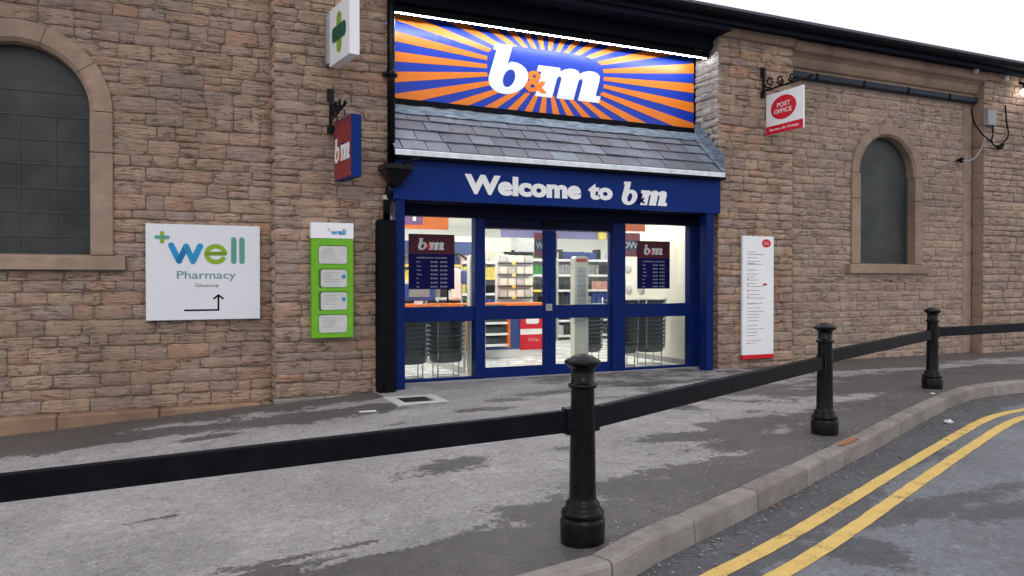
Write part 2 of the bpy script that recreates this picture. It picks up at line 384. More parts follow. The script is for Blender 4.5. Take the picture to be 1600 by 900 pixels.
# ------------------------------------------------------------ ground
def sstep(a, b, x):
    t = min(1, max(0, (x-a)/(b-a))); return t*t*(3-2*t)
def gz(x, y):
    """height of the pavement: it falls gently to the left and rises a little by the far bollard"""
    x0 = 2.4 + .1*(y-4)
    d = x0 - x
    z = -.06*(d if d > .5 else (0 if d < -.5 else (d+.5)**2/2))
    z = max(z, -.6)
    return z + .05*sstep(6, 9.5, x)*sstep(9.6, 7.6, y)
def gp(px, py, dz=0.0):
    """ground point seen at a pixel of the 1600 x 900 photograph"""
    t = (px-800)/1200; z = 0
    for _ in range(12):
        d = (1.5-z-dz)*1200/(py-438)
        X = d*(.910*t+.415); Y = d*(.910-.415*t); z = gz(X, Y)
    return X, Y
KERB = [(-40,3.62),(-8,3.62),(-3,3.62),(0,3.61),(1.5,3.61),(2.14,3.66),(2.62,3.88),(3.32,4.17),(4.6,4.72),(5.89,5.30),(7.6,6.06),(9.0,6.64),(9.87,6.96),(10.5,7.07),(11.4,7.10),(14,7.12),(20,7.15),(40,7.2)]
def kerb_y(x):
    for (a, b), (c, d) in zip(KERB, KERB[1:]):
        if a <= x <= c: return b+(d-b)*(x-a)/(c-a)
    return KERB[-1][1]
blob = []      # damp patches: x, y, radius along x, radius along y, strength
def bl(px, py, rx, ry, s=1): X, Y = gp(px, py); blob.append((X, Y, rx*1.15, ry*1.25, s*1.12))
for a in [(700,730,.30,.16,1),(860,805,.28,.22,1),(900,835,.5,.22,1.1),(150,690,1.2,.22,1.1),(40,700,.9,.3,1.2),(320,685,.3,.1,.9),(240,680,.35,.12,.8),
          (500,650,.75,.22,1.2),(560,640,.5,.2,1.1),(400,660,.4,.2,.9),(790,625,.25,.12,.9),(850,615,.4,.12,.9),(1000,640,.5,.12,.7),(1060,615,.6,.12,.8),(930,600,.4,.1,.6),
          (1010,600,.5,.12,.6),(760,640,.3,.1,.9),(1100,680,.6,.15,1),(1180,660,.5,.15,1),(1210,690,.7,.2,1.1),(1150,730,.8,.22,1.1),(1060,760,.7,.2,1.1),(1000,800,.5,.25,1.1),
          (1400,600,1.5,.3,1.1),(1300,650,.5,.2,1),(1520,580,2,.35,1.2),(1350,570,1.2,.4,.8),(510,800,.09,.04,.8),(720,890,.9,.12,1.1),(620,900,.7,.1,.8),(260,810,.3,.03,.7),(480,870,.5,.05,.7),
          (880,700,.1,.05,.7),(1170,610,.7,.2,.8),(1380,630,.6,.15,.9),(640,660,.2,.06,.6),(760,850,.4,.2,1.25),(600,882,.6,.12,1.15),(820,880,.5,.2,1.3),(430,895,.4,.06,.9),(90,680,.6,.4,1.2),(30,690,.5,.3,1.2)]: bl(*a)
def damp_at(x, y):
    s = 0
    for X, Y, rx, ry, k in blob:
        d = ((x-X)/rx)**2 + ((y-Y)/ry)**2
        if d < 4: s = max(s, k*math.exp(-.8*d))
    ky = kerb_y(x)
    wd = .28 + .25*sstep(2, 6, x)
    s = max(s, (.95 if x > 1.6 else .4)*(1-sstep(wd*.5, wd*1.6, y-ky)))
    s = max(s, (.92 if x < 2.6 else .8)*(1-sstep(.25, .95, 10.3-y))*(1 if x < 2.6 or x > 9 else .2))
    if x > 5: s += .22
    n_ = noise.noise(Vector((x*1.7, y*2.2, 3.1)))+.5*noise.noise(Vector((x*4.5, y*5.5, 8.1)))
    return s + .08*sstep(0, 5, x) + .34*n_ + .12*sstep(7.5, 9.8, y)*(1 if x < 2.5 else .5)
def sheet(name, xs, ys, zf, af, m, kind='structure', edge=None):
    vs = []; at = []
    for y_ in ys:
        for x in xs:
            y = y_ if edge is None else edge(x) + y_*(10.9-edge(x))
            vs.append((x, y, zf(x, y))); at.append(af(x, y))
    nx = len(xs); fs = [(j*nx+i, j*nx+i+1, (j+1)*nx+i+1, (j+1)*nx+i) for j in range(len(ys)-1) for i in range(nx-1)]
    b = B(); b.add(vs, fs, True); o = b.build(name, m, kind=kind)
    a = o.data.attributes.new('damp', 'FLOAT', 'POINT'); a.data.foreach_set('value', at)
    if o.data.polygons[0].normal.z < 0: o.data.flip_normals()
    return o
def lin(a, b, st): n = max(1, int(round((b-a)/st))); return [a+(b-a)*i/n for i in range(n+1)]
xs = lin(-40, -4, 4) + lin(-4, 13, .07)[1:] + lin(13, 19, .25)[1:] + lin(19, 40, 3)[1:]
sheet('pavement', xs, [i/100 for i in range(101)], lambda x, y: gz(x, y) + .004*noise.noise(Vector((x*.9, y*.9, 0))), damp_at, M['pavement'], edge=lambda x: kerb_y(x))
def road_z(x, y): return gz(x, kerb_y(x)) - .155 - .01*sstep(0, 3, kerb_y(x)-y)
rb = []
for px, py, rx, ry, k in [(1420,800,.8,.2,1),(1560,800,.5,.15,1),(1500,780,.5,.12,1),(1350,860,.25,.3,.9),(1580,760,.4,.1,.8)]:
    t = (px-800)/1200; d = 1.655*1200/(py-438); rb.append((d*(.910*t+.415), d*(.910-.415*t), rx, ry, k))
def road_damp(x, y):
    s = 0
    for X, Y, rx, ry, k in rb:
        d = ((x-X)/rx)**2+((y-Y)/ry)**2
        if d < 5: s = max(s, k*math.exp(-.7*d))
    s = max(s, .85*(1-sstep(.5, 1.0, kerb_y(x)-y)))
    return s + .25*noise.noise(Vector((x*1.3, y*2.5, 9)))
b = B()
xs = lin(-40, 0, 4) + lin(0, 12, .1)[1:] + lin(12, 40, 2)[1:]
vs = []; at = []
rows = [0]+[.06*i for i in range(1, 75)]+[6, 9, 14, 25, 45]
for r_ in rows:
    for x in xs:
        y = kerb_y(x)+.02-r_; vs.append((x, y, road_z(x, y))); at.append(road_damp(x, y))
nx = len(xs); b.add(vs, [(j*nx+i, j*nx+i+1, (j+1)*nx+i+1, (j+1)*nx+i) for j in range(len(rows)-1) for i in range(nx-1)], True)
o = b.build('road', M['asphalt'], kind='structure'); a = o.data.attributes.new('damp', 'FLOAT', 'POINT'); a.data.foreach_set('value', at)
if o.data.polygons[0].normal.z < 0: o.data.flip_normals()
B().box(-400, 400, -400, 400, -1.2, -.95).build('terrain', M['far_ground'], kind='structure')

# kerb of single stones along the pavement edge
kb = empty('kerb', (3, 4, 0)); kb['kind'] = 'structure'
def along(path, s0):
    acc = 0
    for (a, b_), (c, d) in zip(path, path[1:]):
        L = math.hypot(c-a, d-b_)
        if acc+L >= s0: f = (s0-acc)/L; return a+(c-a)*f, b_+(d-b_)*f
        acc += L
    return path[-1]
def path_s(path, x):
    acc = 0
    for (a, b_), (c, d) in zip(path, path[1:]):
        if a <= x <= c: return acc + math.hypot(c-a, d-b_)*(x-a)/(c-a)
        acc += math.hypot(c-a, d-b_)
s = path_s(KERB, -4.0); send = path_s(KERB, 19)
joints = [s]
sj = path_s(KERB, 2.16)
q = sj
while q > s: q -= .91; joints.append(q)
q = sj; joints.append(q)
while q < send: q += .9; joints.append(q)
joints = sorted(set(joints)); joints = [j for j in joints if j >= s]
for s0, s1 in zip(joints, joints[1:]):
    if s1-s0 < .3: continue
    n = 5; prof_l = []; dzk = rnd.uniform(-.003, .003)
    for i in range(n+1):
        u = s0+.006+(s1-s0-.012)*i/n
        p = Vector(along(KERB, u)); e = Vector(along(KERB, u+.05)) - Vector(along(KERB, u-.05)); e.normalize()
        nr = Vector((e.y, -e.x))       # towards the road
        z = gz(p.x, p.y) + .006 + dzk
        if i in (0, n): z -= .004
        j = .003*noise.noise(Vector((u*3, 0, 0)))
        prof = [(-.005, -.3), (-.004, -.006), (.006, 0.0), (.118+j, -.003), (.133+j, -.010), (.142+j, -.028), (.15+j, -.26), (.15, -.3)]
        prof_l.append([(p.x+nr.x*a, p.y+nr.y*a, z+c) for a, c in prof])
    b = B(); vs = [v for pr in prof_l for v in pr]; m_ = 8
    fs = [(i*m_+k, i*m_+k+1, (i+1)*m_+k+1, (i+1)*m_+k) for i in range(n) for k in range(m_-1)]
    fs += [list(range(m_)), [n*m_+k for k in range(m_)][::-1]]
    b.add(vs, fs)
    pc = along(KERB, (s0+s1)/2)
    rust = 5.4 < pc[0] < 6.2
    b.build('kerb_stone', M['kerb'], kb, origin=(pc[0], pc[1], gz(*pc)), label=None)
# rust-orange stain on the kerb by the middle bollard (a thin worn film of rust)
b = B(); vs = []; n = 14
sx = path_s(KERB, 5.75)
for i in range(n+1):
    u = sx-.26+.52*i/n; p = Vector(along(KERB, u)); e = (Vector(along(KERB, u+.05))-Vector(along(KERB, u-.05))).normalized(); nr = Vector((e.y, -e.x))
    a0 = .02+.02*rnd.random()+.05*abs(i-n/2)/n; a1 = .116-.05*rnd.random()*(abs(i-n/2)/n*2)
    if i in (0, n): a0 = a1 = .07
    for a in (a0, a1): vs.append((p.x+nr.x*a, p.y+nr.y*a, gz(p.x, p.y)+.0085))
b.add(vs, [(2*i, 2*i+1, 2*i+3, 2*i+2) for i in range(n)])
b.build('rust_stain', mat('rust_stain', (.36,.15,.08), .9, var=.35, scale=25), kb)

# double yellow lines
def rp(px, py):
    t = (px-800)/1200; z = -.155
    for _ in range(10):
        d = (1.5-z)*1200/(py-438); X = d*(.910*t+.415); Y = d*(.910-.415*t); z = road_z(X, Y)
    return X, Y
def stripe(path, width, off, name):
    P = [Vector(p) for p in path]; Q = []
    for i in range(len(P)-1):
        p0, p1, p2, p3 = P[max(i-1, 0)], P[i], P[i+1], P[min(i+2, len(P)-1)]
        k = max(2, int((p2-p1).length/.08))
        for j in range(k):
            t = j/k; Q.append(.5*((2*p1)+(p2-p0)*t+(2*p0-5*p1+4*p2-p3)*t*t+(3*p1-p0-3*p2+p3)*t**3))
    vs = []
    for i, p in enumerate(Q):
        e = (Q[min(i+1, len(Q)-1)]-Q[max(i-1, 0)]).normalized(); nr = Vector((e.y, -e.x))
        for k, sg in enumerate((-1, 1)):
            w_ = width/2 + .005*noise.noise(Vector((i*.35+off*50, k*7, 0))) + .002*rnd.uniform(-1, 1)
            q = p+nr*(off+sg*w_); vs.append((q.x, q.y, road_z(q.x, q.y)+.004))
    b = B(); b.add(vs, [(2*i, 2*i+1, 2*i+3, 2*i+2) for i in range(len(Q)-1)]); b.build(name, M['yellow'], kind='structure')
LINE = [(-12,3.0),(-3,3.0),(.6,3.0),(1.7,3.07),(2.83,3.44),(3.85,3.83),(5.57,4.57),(6.52,4.97),(7.6,5.40),(8.44,5.72),(9.1,5.92),(9.9,6.03),(11.5,6.08),(16,6.12),(30,6.15)]
stripe(LINE, .11, 0, 'yellow_line'); stripe(LINE, .11, .25, 'yellow_line')

# leaves and grit in the gutter
def flake(b, x, y, z, r, tilt):
    a = rnd.random()*6.28; c, s_ = math.cos(a), math.sin(a)
    pts = [(-r, 0, 0), (-.2*r, -.45*r, tilt*r), (r, 0, .1*r), (.1*r, .5*r, tilt*r*.6)]
    b.add([(x+p[0]*c-p[1]*s_, y+p[0]*s_+p[1]*c, z+.003+p[2]) for p in pts], [(0,1,2,3)])
b = B(); g2 = B()
for i in range(750):
    x = rnd.uniform(1.2, 11); k = abs(rnd.gauss(0, .2)); y = kerb_y(x)-.16-k
    (flake(b, x, y, road_z(x, y), rnd.uniform(.008, .024), rnd.uniform(.1, .6)) if rnd.random() < .4 else flake(g2, x, y, road_z(x, y), rnd.uniform(.004, .011), .6))
for i in range(420):
    x = rnd.uniform(2.3, 9.5); y = kerb_y(x)+abs(rnd.gauss(0, .25))
    flake(g2, x, y, gz(x, y)+.004, rnd.uniform(.004, .010), .6)
b.build('leaf_litter', M['leaf'], label='brown leaf litter lying in the gutter along the kerb', cat='leaf litter', kind='stuff')
g2.build('grit', M['pale_grey'], label='pale grit and gravel scattered along both sides of the kerb', cat='grit', kind='stuff')
def crumple(name, x, y, z, r, m, label, cat, flat=.5):
    bm = bmesh.new(); bmesh.ops.create_icosphere(bm, subdivisions=2, radius=r)
    for v in bm.verts:
        v.co *= 1+.5*noise.noise(v.co*(60*.03/r)); v.co.z = v.co.z*flat + r*flat
    me = bpy.data.meshes.new(name); bm.to_mesh(me); bm.free(); me.materials.append(m)
    o = bpy.data.objects.new(name, me); COL.objects.link(o); o.location = (x, y, z); tag(o, label, cat)
x, y = rp(1483, 662); crumple('crumpled_paper', x, y, road_z(x, y), .045, M['litter'], 'crumpled white paper lying in the gutter near the kerb corner', 'litter')
x, y = gp(1458, 616); crumple('paper_scrap', x, y, gz(x, y), .03, M['litter'], 'small white paper scrap on the pavement by the far bollard', 'litter', .3)
x, y = gp(574, 644); B().bbox(x-.1, x+.1, y-.035, y+.035, gz(x, y)+.002, gz(x, y)+.012, .003).build('paper_strip', M['litter'], label='flat white paper strip on the pavement left of the drain cover', cat='litter')
x, y = gp(4, 678); crumple('paper_scrap', x, y, gz(x, y), .03, M['litter'], 'small white scrap on the pavement below the left arched window', 'litter', .3)

# drain cover in front of the entrance
x, y = gp(650, 625); z = gz(x, y)+.004
dc = empty('drain_cover', (x, y, z), 'square drain cover with a broad whitish frame set in the pavement by the entrance', 'drain cover')
b = B()
for a in ((-.33,.33,-.33,-.2),(-.33,.33,.2,.33),(-.33,-.2,-.2,.2),(.2,.33,-.2,.2)): b.bbox(x+a[0], x+a[1], y+a[2], y+a[3], z-.03, z+.006, .003)
b.build('frame', mat('pale_concrete', (.55,.54,.54), .8, bump=.3), dc)
B().box(x-.2, x+.2, y-.2, y+.2, z-.03, z+.002).build('lid', M['dull_black'], dc)
b = B()
for i in range(5): b.box(x-.17, x+.17, y-.16+.075*i, y-.14+.075*i, z+.002, z+.006)
b.build('grip_bar', M['dark_grey'], dc)

# ------------------------------------------------------------ stone walls
def stone_mesh(name, seed, rough, m):
    r = random.Random(seed); us = [-.5, -.36, 0, .36, .5]; vs_ = [-.5, -.3, .3, .5]
    vs = []; nx, nz = 5, 4
    lean = r.uniform(-.15, .15); lz = r.uniform(-.2, .2)
    for j, v in enumerate(vs_):
        for i, u in enumerate(us):
            edge = i in (0, nx-1) or j in (0, nz-1); cor = i in (0, nx-1) and j in (0, nz-1)
            uu = u+(r.uniform(-.03, .026) if edge else r.uniform(-.06, .06))*rough; vv = v+r.uniform(-.075, .055)*rough
            if cor: uu *= .975; vv *= .94
            y = -.45+r.uniform(-.12, .12)*rough if edge else -1+r.uniform(-.32, .25)*rough+lean*u+lz*v
            if cor: y += .1
            vs.append((uu, y, vv))
    fs = [(j*nx+i, j*nx+i+1, (j+1)*nx+i+1, (j+1)*nx+i) for j in range(nz-1) for i in range(nx-1)]
    ring = [i for i in range(nx)] + [(j*nx+nx-1) for j in range(1, nz)] + [(nz-1)*nx+i for i in range(nx-2, -1, -1)] + [j*nx for j in range(nz-2, 0, -1)]
    n0 = len(vs)
    for k in ring: vs.append((vs[k][0], .25, vs[k][2]))
    L = len(ring); fs += [(ring[k], n0+k, n0+(k+1) % L, ring[(k+1) % L]) for k in range(L)]
    me = bpy.data.meshes.new(name); me.from_pydata(vs, [], fs)
    for i, p in enumerate(me.polygons): p.use_smooth = i < 12
    me.materials.append(m); return me
def stone_set(nm, m, rough, n=12, s=0): return [stone_mesh('stone', s+i, rough, m) for i in range(n)]
ROUGH = stone_set('stone', M['stone'], 1.0)
PALE = stone_set('stone', M['stone_right'], .8, s=50)
ASH = stone_set('stone', M['ashlar'], .12, 6, s=100)
LAMPLIT = stone_set('stone', M['lamplit_stone'], .8, 8, s=150)
def place_stone(meshes, parent, x0, x1, z0, z1, y, depth, name='stone', face='front', joint=.012):
    o = bpy.data.objects.new(name, rnd.choice(meshes)); COL.objects.link(o); o.parent = parent
    off = rot_of(parent); o.location = Vector(((x0+x1)/2, y, (z0+z1)/2)) - off if face == 'front' else Vector((y, (x0+x1)/2, (z0+z1)/2)) - off
    sx = (x1-x0-joint); sz = (z1-z0-joint)
    fl = rnd.random() < .5
    o.scale = (sx*(-1 if fl else 1), depth*rnd.uniform(.7, 1.35), sz) if depth < .028 or depth > .0285 else (sx, depth, sz)
    if face == 'left': o.rotation_euler = (0, 0, -math.pi/2); 
    if depth > .03 and face == 'front': o.rotation_euler = (0, rnd.uniform(-.012, .012), 0)
    return o
def courses(parent, meshes, x0, x1, z0, z1, y, depth=.03, holes=(), hmin=.105, hmax=.20, wmin=.20, wmax=.52, face='front', joint=.009):
    z = z0; items = []
    while z < z1-.03:
        h = rnd.uniform(hmin, hmax)
        if z1-z-h < hmin*.8: h = z1-z
        segs = [(x0, x1)]
        for fn in holes:
            iv = fn(z+h/2, h)
            if iv:
                nsg = []
                for a, c in segs:
                    if iv[1] <= a or iv[0] >= c: nsg.append((a, c)); continue
                    if iv[0]-a > .04: nsg.append((a, iv[0]))
                    if c-iv[1] > .04: nsg.append((iv[1], c))
                segs = nsg
        for a, c in segs:
            x = a
            while x < c-.001:
                w_ = rnd.uniform(wmin, wmax)*(.8 if h < .14 else 1)
                if c-x-w_ < wmin*.7: w_ = c-x
                if h > .17 and w_ < .3 and w_ > .2 and rnd.random() < .5:   # a snecked pair
                    s_ = rnd.uniform(.4, .6)
                    items.append((x, x+w_, z, z+h*s_)); items.append((x, x+w_, z+h*s_, z+h))
                else:
                    items.append((x, x+w_, z+rnd.uniform(-.006, .006), z+h+rnd.uniform(-.006, .006)))
                x += w_
        z += h
    for a, c, d, e in items: place_stone(meshes, parent, a, c, d, e, y, depth, face=face, joint=joint)
    return len(items)
def wall(label, x0, x1, y, z0=-.6, z1=5.78, mort='mortar', back=.3):
    r = empty('stone_wall', ((x0+x1)/2, y, gz((x0+x1)/2, 10)), label, 'wall'); return r
class Arch:
    def __init__(s, c, hw, sill, spring, ring): s.c, s.hw, s.sill, s.spring, s.ring = c, hw, sill, spring, ring
    def hole(s, pad=.0):
        def f(z, h):
            r = s.hw+s.ring+pad-.01
            if z < s.sill-.19 or z > s.spring+r: return None
            if z < s.sill: return (s.c-s.hw-.38, s.c+s.hw+.38)
            if z < s.spring: return (s.c-r, s.c+r)
            q = math.sqrt(max(0, r*r-(z-s.spring)**2)); return (s.c-q, s.c+q)
        return f
def backing(parent, x0, x1, y, z0, z1, m, arch=None):
    b = B(); T = .3
    if arch is None: b.box(x0, x1, y, y+T, z0, z1)
    else:
        a = arch; r = a.hw+.01
        b.box(x0, a.c-r, y, y+T, z0, z1); b.box(a.c+r, x1, y, y+T, z0, z1); b.box(a.c-r, a.c+r, y, y+T, z0, a.sill)
        n = 20; top = [(a.c-r*math.cos(math.pi*k/n), a.spring+r*math.sin(math.pi*k/n)) for k in range(n+1)]
        for (p0, q0), (p1, q1) in zip(top, top[1:]):
            vs = [(p0,y,q0),(p1,y,q1),(p1,y,z1),(p0,y,z1),(p0,y+T,q0),(p1,y+T,q1),(p1,y+T,z1),(p0,y+T,z1)]
            b.add(vs, [(0,1,2,3),(4,7,6,5),(0,4,5,1)])
    b.build('mortar_bed', m, parent)
LW = Arch(-1.535, .75, 1.80, 3.55, .25); RW = Arch(12.88, .75, 1.81, 3.55, .23)
YF, YR = 10.37, 10.62
# left recessed bay
wl = wall('brown rubble stone wall bay on the far left with the big arched window', -3.4, 1.34, YR)
backing(wl, -3.4, 1.345, YR, -.6, 5.35, M['mortar'], LW)
courses(wl, ROUGH, -3.4, 1.34, -.1, 5.2, YR, holes=(LW.hole(),))
# left pier
wp = wall('projecting stone pier left of the shopfront carrying the green leaflet box', 1.34, 2.83, YF)
backing(wp, 1.345, 2.825, YF, -.6, 5.75, M['mortar'])
courses(wp, ROUGH, 1.34, 2.84, -.03, 5.75, YF, wmin=.22, wmax=.54)
for i in range(32): place_stone(ROUGH, wp, YF+.0, YR, -.1+i*.175, .075+i*.175, 1.345, .03, face='left') if i < 32 else None
# right pier
wq = wall('stone pier right of the shopfront carrying the tall white notice board', 8.54, 10.2, YF)
backing(wq, 8.57, 10.2, YF, -.6, 5.62, M['mortar'])
courses(wq, ROUGH, 8.54, 10.2, -.05, 5.6, YF, wmin=.2, wmax=.5)
# right recessed bay
wr = wall('pale pointed stone wall bay with the small arched window', 10.2, 15.37, YR)
backing(wr, 10.2, 15.375, YR, -.6, 5.3, M['mortar_light'], RW)
def strips(z, h): return None
courses(wr, PALE, 10.45, 15.1, -.05, 5.12, YR, holes=(RW.hole(),), joint=.018, depth=.026)
for X0, X1 in ((10.2, 10.45), (15.1, 15.37)):
    z = -.05
    while z < 5.1:
        h = min(rnd.uniform(.5, .95), 5.12-z); place_stone(ASH, wr, X0, X1, z, z+h, YR, .028, joint=.006); z += h
# far right pier
wf = wall('stone pier at the far right edge with cables and junction box', 15.37, 20, YF)
backing(wf, 15.40, 20, YF, -.6, 5.62, M['mortar'])
courses(wf, PALE, 15.37, 20, -.05, 5.6, YF, joint=.014)
z = -.05
while z < 5.6:
    h = min(rnd.uniform(.45, .8), 5.62-z); place_stone(ASH, wf, YF-.02, YR, z, z+h, 15.40, .03, face='left', joint=.006); z += h

# return of the right pier beside the sign, lamp light painted into its upper rubble
wt = wall('rubble side wall with lamp light painted into its pale stones at the right end of the big sign', 8.54, 8.6, 10.7)
B().box(8.58, 8.9, YF+.3, 11.3, -.2, 5.6).build('mortar_bed', M['mortar_light'], wt)
courses(wt, LAMPLIT, YF-.02, 11.2, 2.6, 5.6, 8.58, depth=.035, face='left', wmin=.16, wmax=.34, hmin=.09, hmax=.14)
courses(wt, ROUGH, YF-.02, 10.8, -.05, 2.6, 8.58, depth=.035, face='left', wmin=.2, wmax=.42)

# plinth courses
pl1 = empty('wall_plinth', (-.5, 10.5, -.3), 'brown dressed stone plinth course along the foot of the left bay', 'plinth')
x = -3.4
while x < 1.25:
    w_ = min(rnd.uniform(.9, 1.3), 1.31-x); B().bbox(x+.003, x+w_-.003, 10.40, 10.62, -.75, -.09, .02).build('plinth_stone', M['plinth'], pl1, origin=(x+w_/2, 10.5, -.3)); x += w_
pl2 = empty('wall_plinth', (2, 10.3, -.1), 'thin pale stone strip at the foot of the pier beside the black box', 'plinth')
x = 1.31
while x < 2.6:
    w_ = min(.66, 2.64-x); B().bbox(x+.003, x+w_-.003, 10.29, 10.40, -.5, -.045, .015).build('plinth_stone', M['kerb'], pl2, origin=(x+w_/2, 10.3, -.1)); x += w_

# ------------------------------------------------------------ arched windows
def arched_window(A, label, glass, bars, yw=YR):
    t = empty('arched_window', (A.c, yw, A.sill), label, 'window')
    yf, yb = yw-.055, yw+.17
    ro, ri = A.hw+A.ring, A.hw
    # jamb stones
    for sgn in (-1, 1):
        z = A.sill; hs = [1.25, A.spring-A.sill-1.25]
        for h in hs:
            xa, xb = sorted((A.c+sgn*ri, A.c+sgn*ro))
            b = B(); b.bbox(xa, xb, yf, yb, z+.003, z+h-.003, .012); b.build('jamb_stone', M['ashlar'], t, origin=((xa+xb)/2, yf, z+h/2)); z += h
    # voussoirs
    nv = 5
    for k in range(nv):
        a0, a1 = math.pi*k/nv+.004, math.pi*(k+1)/nv-.004; m_ = 5
        vs = []
        for i in range(m_+1):
            a = a0+(a1-a0)*i/m_; c, s_ = math.cos(a), math.sin(a)
            for r, y in ((ri, yb), (ri, yf+.045), (ri+.03, yf+.015), (ri+.045, yf), (ro-.01, yf), (ro, yf+.01), (ro, yb)): vs.append((A.c+r*c, y, A.spring+r*s_))
        fs = [(i*7+j, i*7+(j+1) % 7, (i+1)*7+(j+1) % 7, (i+1)*7+j) for i in range(m_) for j in range(7)] + [list(range(7)), [m_*7+j for j in range(7)][::-1]]
        am = (a0+a1)/2
        b = B(); b.add(vs, fs); b.build('arch_stone', M['ashlar'], t, origin=(A.c+ri*math.cos(am), yf, A.spring+ri*math.sin(am)))
    b = B(); b.extrude_x([(yb, A.sill-.17), (yf-.075, A.sill-.17), (yf-.08, A.sill-.02), (yf-.07, A.sill-.008), (yb, A.sill+.02)], A.c-ri-.36, A.c+ri+.38)
    b.build('sill', M['ashlar'], t)
    g = B(); n = 24; yg = yw+.15
    poly = [(A.c-ri-.02, A.sill), (A.c+ri+.02, A.sill)] + [(A.c+(ri+.02)*math.cos(math.pi*k/n), A.spring+(ri+.02)*math.sin(math.pi*k/n)) for k in range(n+1)]
    g.add([(x, yg, z) for x, z in poly], [list(range(len(poly)))]); gl = g.build('pane', glass, t)
    if bars:
        mbar = mat('glazing_bar', (.065,.07,.072), .6, var=.3, scale=8)
        for i in range(7):
            z = A.sill+.29*(i+1)-.06
            if z > A.spring: hw = math.sqrt(max(0, ri*ri-(z-A.spring)**2))
            else: hw = ri
            B().box(A.c-hw, A.c+hw, yg-.012, yg-.001, z-.005, z+.005).build('glazing_bar', mbar, t)
        for i in range(3):
            x = A.c-ri+.375*(i+1); top = A.spring-.1
            B().box(x-.005, x+.005, yg-.014, yg-.002, A.sill, top).build('glazing_bar', mbar, t)
    else:
        b = B(); 
        for a in (-1, 1): b.box(A.c+a*(ri-.03)-.025, A.c+a*(ri-.03)+.025, yg-.03, yg-.002, A.sill, A.spring)
        b.build('frame', M['dark_grey'], t)
    # unseen dark board behind the pane, there only to keep daylight out
    B().box(A.c-1.1, A.c+1.1, yg+.17, yg+.2, A.sill-.2, A.spring+1.1).build('daylight_block', M['dark_grey'], t)
arched_window(LW, 'large dark arched window with leaded grid at the far left', M['dark_pane'], True)
arched_window(RW, 'dull green-grey arched window without bars in the right bay', M['green_pane'], False)

# ------------------------------------------------------------ cornice, gutter, roof
cn = empty('cornice', (12.8, 10.4, 5.3), 'moulded brown stone cornice above the right bay under the gutter', 'cornice')
prof = [(YR, 5.27), (10.56, 5.27), (10.55, 5.33), (10.50, 5.36), (10.46, 5.43), (10.44, 5.50), (10.38, 5.55), (10.30, 5.58), (10.27, 5.62), (10.27, 5.74), (YR, 5.74)]
x = 10.2
while x < 15.3:
    w_ = min(rnd.uniform(1.0, 1.35), 15.37-x); b = B(); b.extrude_x(prof, x+.002, x+w_-.002); b.build('cornice_stone', M['ashlar'], cn, origin=(x+w_/2, 10.4, 5.5)); x += w_
for X0, X1 in ((8.6, 10.195), (15.375, 20)):
    x = X0
    while x < X1-.1:
        w_ = min(rnd.uniform(.8, 1.1), X1-x); b = B(); b.extrude_x([(10.6, 5.62), (10.32, 5.62), (10.28, 5.66), (10.26, 5.75), (10.6, 5.75)], x+.002, x+w_-.002); b.build('cornice_stone', M['ashlar'], cn, origin=(x+w_/2, 10.4, 5.7)); x += w_
b = B(); b.extrude_x([(YR-.02, 5.16), (10.50, 5.16), (10.48, 5.18), (10.475, 5.27), (10.50, 5.268), (10.56, 5.266), (YR-.02, 5.266)], 10.21, 15.36)
pb = empty('pipe_casing', (12.8, 10.5, 5.2), 'long blue-grey metal casing running under the cornice of the right bay', 'casing')
b.build('casing', M['pipe_blue'], pb)
b = B()
for x in (10.9, 12.1, 13.3, 14.5): b.box(x-.02, x+.02, 10.465, 10.5, 5.15, 5.275)
b.build('clip', M['dull_black'], pb, kind='stuff')
gt = empty('gutter', (8, 10.05, 5.85), 'long black eaves gutter running along the whole roof edge', 'gutter')
gp_ = []
for k in range(9): a = math.pi*k/8; gp_.append((10.03-.085*math.cos(a), 5.90-.10*math.sin(a)))
prof = gp_ + [(10.105, 5.90)] + [(10.03+.075*math.cos(math.pi*k/8), 5.90-.085*math.sin(math.pi*k/8)) for k in range(9)]
x = -4
while x < 20:
    B().extrude_x(prof[:], x, x+1.98).build('gutter_length', M['dull_black'], gt)
    B().extrude_x([(9.935, 5.905), (9.94, 5.84), (10.03, 5.79), (10.12, 5.84), (10.12, 5.905), (10.03, 5.82)], x+1.95, x+2.03).build('joint', M['dull_black'], gt)
    x += 2
sf = empty('soffit', (6, 10.5, 5.7), 'dark navy painted boards under the eaves above the big sign', 'soffit')
B().box(-3.4, 2.85, 10.1, 10.6, 5.75, 5.8).build('soffit_board', M['soffit'], sf)
B().box(2.85, 8.6, 10.1, 11.2, 5.63, 5.8).build('soffit_board', M['soffit'], sf)
B().box(8.6, 20, 10.1, 10.6, 5.75, 5.8).build('soffit_board', M['soffit'], sf)
B().box(-3.4, 20, 10.06, 10.1, 5.72, 5.9).build('fascia_board', M['soffit'], sf)
B().box(2.83, 8.57, 10.5, 10.6, 5.42, 5.63).build('beam', M['soffit'], sf)
rf = empty('roof', (8, 14, 6), 'low dark slate roof above the stone walls', 'roof')
b = B(); b.add([(-4, 9.98, 5.93), (20, 9.98, 5.93), (20, 16.5, 7.9), (-4, 16.5, 7.9), (-4, 9.98, 5.96), (20, 9.98, 5.96), (20, 16.5, 7.96), (-4, 16.5, 7.96)], [(0,3,2,1), (4,5,6,7), (0,1,5,4), (2,3,7,6)]); b.build('roof_slope', M['roof'], rf)
B().extrude_x([(9.97, 5.965), (9.99, 5.95), (10.3, 6.03), (10.3, 6.06)], -4, 20).build('eaves_flashing', M['lead'], rf)
b = B(); b.box(-3.4, -3.3, YR+.35, 22, -.6, 5.9); b.box(20, 20.1, YF, 22, -.6, 5.9); b.box(-3.4, 20, 22, 22.1, -.6, 7.9)
b.build('rear_wall', M['mortar'], rf)

